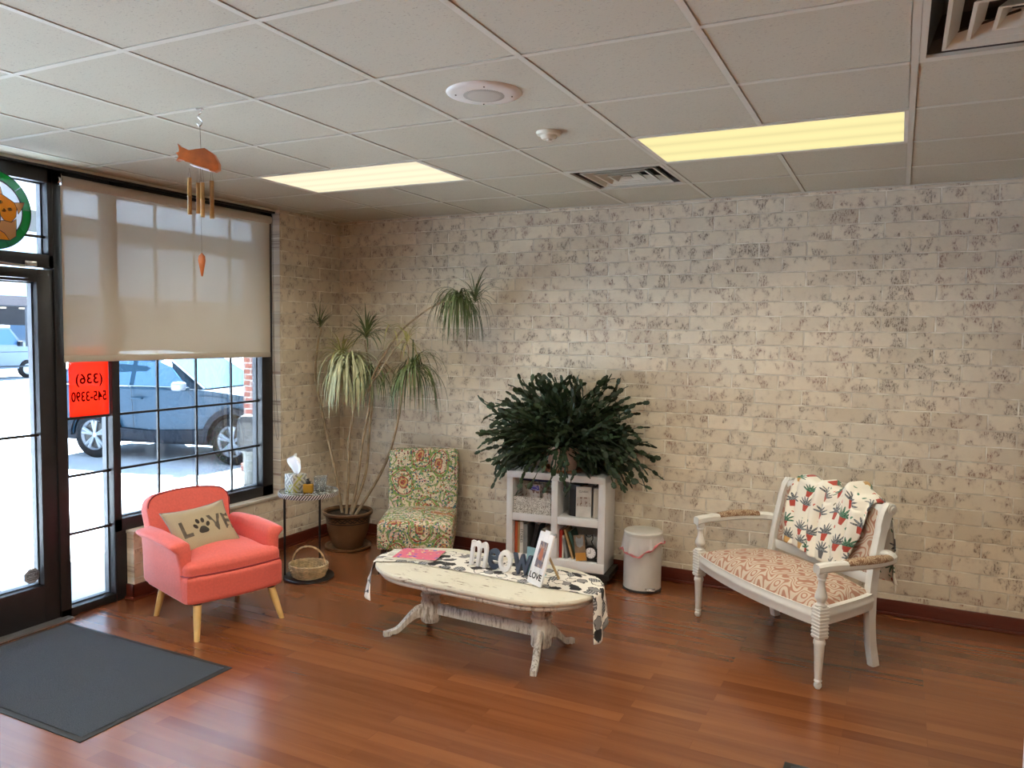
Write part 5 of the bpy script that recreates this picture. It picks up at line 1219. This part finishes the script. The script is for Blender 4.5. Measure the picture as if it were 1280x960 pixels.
for x, y, za, zb in ((-.048, 0, 2.420, 2.262), (-.014, .010, 2.400, 2.268), (.012, -.010, 2.398, 2.250), (.047, .004, 2.408, 2.246)):
    bm = nb(); lathe(bm, [(.0, zb-Z0), (.0095, zb-Z0), (.0088, (za+zb)/2-Z0-.003), (.0108, (za+zb)/2-Z0), (.0088, (za+zb)/2-Z0+.003), (.0092, za-Z0), (0, za-Z0)], 14, (x, y, 0)); tb = obj('bamboo_tube', bm, 'bamboo', t)
    bm = nb(); tube(bm, [(x-.007, y, za-Z0-.005), (x, y*.6, 2.462-Z0), (x+.007, y, za-Z0-.005)], .0009, 5); obj('cord', bm, 'string', tb)
bm = nb(); prism(bm, [(0, .120), (.014, .105), (.016, .085), (.004, .02), (0, .016), (-.004, .02), (-.016, .085), (-.014, .105)], .006, T((.002, -.003, .0)), bev=.0015); obj('wind_catcher', bm, 'copper_wood', t)

# ================================================================ STAINED GLASS
SGR = .212
t = thing('stained_glass_panel', 'round green-bordered stained glass cat panel hanging at the upper left border', 'stained glass', (.035, -2.948, 2.398))
def P3(y, z, x=0): return Vector((x, y, z))
def sg(px_, py_): return ((px_+60)/400*SGR, (490-py_)/400*SGR)
bm0 = nb()
ri = .165
for k in range(10):
    a0, a1 = k*2*PI/10+.1, (k+1)*2*PI/10+.1-.008; bm = nb()
    pts = [(SGR*math.cos(a0+(a1-a0)*i/8), SGR*math.sin(a0+(a1-a0)*i/8)) for i in range(9)]+[(ri*math.cos(a1-(a1-a0)*i/8), ri*math.sin(a1-(a1-a0)*i/8)) for i in range(9)]
    ring_loft(bm, [[P3(y, z, -.002) for y, z in pts], [P3(y, z, .002) for y, z in pts]]); obj('border_glass', bm, 'glass_green', t, smooth=False)
bm = nb(); pts = disc_pts(ri-.002, 48); ring_loft(bm, [[P3(y, z, -.0015) for y, z in pts], [P3(y, z, .0) for y, z in pts]]); obj('clear_glass', bm, 'glass_clear', t, smooth=False)
def piece(pts, mt, nm='cat_glass', px=True):
    q = [sg(*p) if px else p for p in pts]; bm = nb(); ring_loft(bm, [[P3(y, z, .0005) for y, z in q], [P3(y, z, .0035) for y, z in q]]); o = obj(nm, bm, mt, t, smooth=False)
    bm = nb(); tube(bm, [P3(y, z, .003) for y, z in q], .0016, 5, closed=True); obj('lead_line', bm, 'lead', o)
piece([(45, 330), (110, 365), (165, 395), (190, 450), (180, 540), (130, 600), (60, 590), (20, 540), (-60, 500), (-70, 380), (-10, 330)], 'glass_orange')
piece([(165, 398), (270, 378), (255, 430), (205, 508), (192, 450)], 'glass_tan'); piece([(-30, 330), (0, 232), (30, 260), (48, 328)], 'glass_tan')
piece([(60, 592), (130, 602), (182, 560), (182, 640), (175, 740), (110, 790), (60, 720), (5, 690), (10, 600)], 'glass_tan'); piece([(5, 692), (60, 722), (108, 788), (0, 790), (-60, 770), (-60, 700)], 'glass_orange')
piece([(-50, 480), (10, 480), (25, 540), (20, 610), (-30, 700), (-160, 700), (-190, 560), (-120, 470)], 'glass_grey'); piece([(-190, 470), (-200, 360), (-150, 400), (-110, 400), (-70, 370), (-60, 470), (-110, 520)], 'glass_grey')
for c_ in ((25, 408), (120, 470)):
    piece([(c_[0]+20*math.cos(i*PI/5), c_[1]+14*math.sin(i*PI/5)) for i in range(10)], 'glass_eye', 'eye')
    y, z = sg(*c_); bm = nb(); tube(bm, [P3(y, z-.005, .005), P3(y, z+.005, .005)], .0022, 5); obj('pupil', bm, 'lead', t)
piece([(58, 470), (78, 490), (68, 505), (40, 500)], 'lead', 'nose')
bm = nb()
for r in (SGR, ri): tube(bm, [P3(*p) for p in disc_pts(r, 64)], .003, 6, closed=True)
obj('rim', bm, 'lead', t)
bm = nb(); tube(bm, [(0, .09, .19), (-.02, -.0, .29)], .0012, 5); tube(bm, [(0, -.09, .19), (-.02, .0, .29)], .0012, 5); obj('chain', bm, 'lead', t)
# ================================================================ LIGHT AND CAMERA
w = bpy.data.worlds.new('World'); sc.world = w; w.use_nodes = True; nt = w.node_tree; nt.nodes.clear()
bg = nt.nodes.new('ShaderNodeBackground'); wo = nt.nodes.new('ShaderNodeOutputWorld')
bg.inputs[0].default_value = (.50, .73, 1.0, 1); bg.inputs[1].default_value = 3.0
nt.links.new(bg.outputs[0], wo.inputs[0])
S = bpy.data.lights.new('sun', 'SUN'); S.energy = 165; S.angle = R(.6); S.color = (.76, .89, 1.0); so = bpy.data.objects.new('sun', S); C.objects.link(so)
so.rotation_euler = Vector((-.70, .60, 1.0)).to_track_quat('Z', 'Y').to_euler()
cam = bpy.data.cameras.new('camera'); co = bpy.data.objects.new('camera', cam); C.objects.link(co)
cam.sensor_width = 36; cam.lens = 973.712*36/1280; cam.clip_start = .05; cam.clip_end = 500
a, b, c_ = .460055729, 1.50728551, .0134665031
co.matrix_world = Matrix.Translation((4.41891594, -5.4867, 1.763)) @ Matrix.Rotation(a, 4, 'Z') @ Matrix.Rotation(b, 4, 'X') @ Matrix.Rotation(c_, 4, 'Z')
sc.camera = co
sc.view_settings.view_transform = 'Standard'; sc.view_settings.look = 'None'; sc.view_settings.gamma = 1; sc.view_settings.exposure = .14
sc.view_settings.use_curve_mapping = False
cy = sc.cycles; cy.max_bounces = 10; cy.diffuse_bounces = 6; cy.glossy_bounces = 4; cy.transmission_bounces = 6; cy.transparent_max_bounces = 10
cy.sample_clamp_indirect = 8; cy.caustics_reflective = False; cy.caustics_refractive = False; cy.use_denoising = True
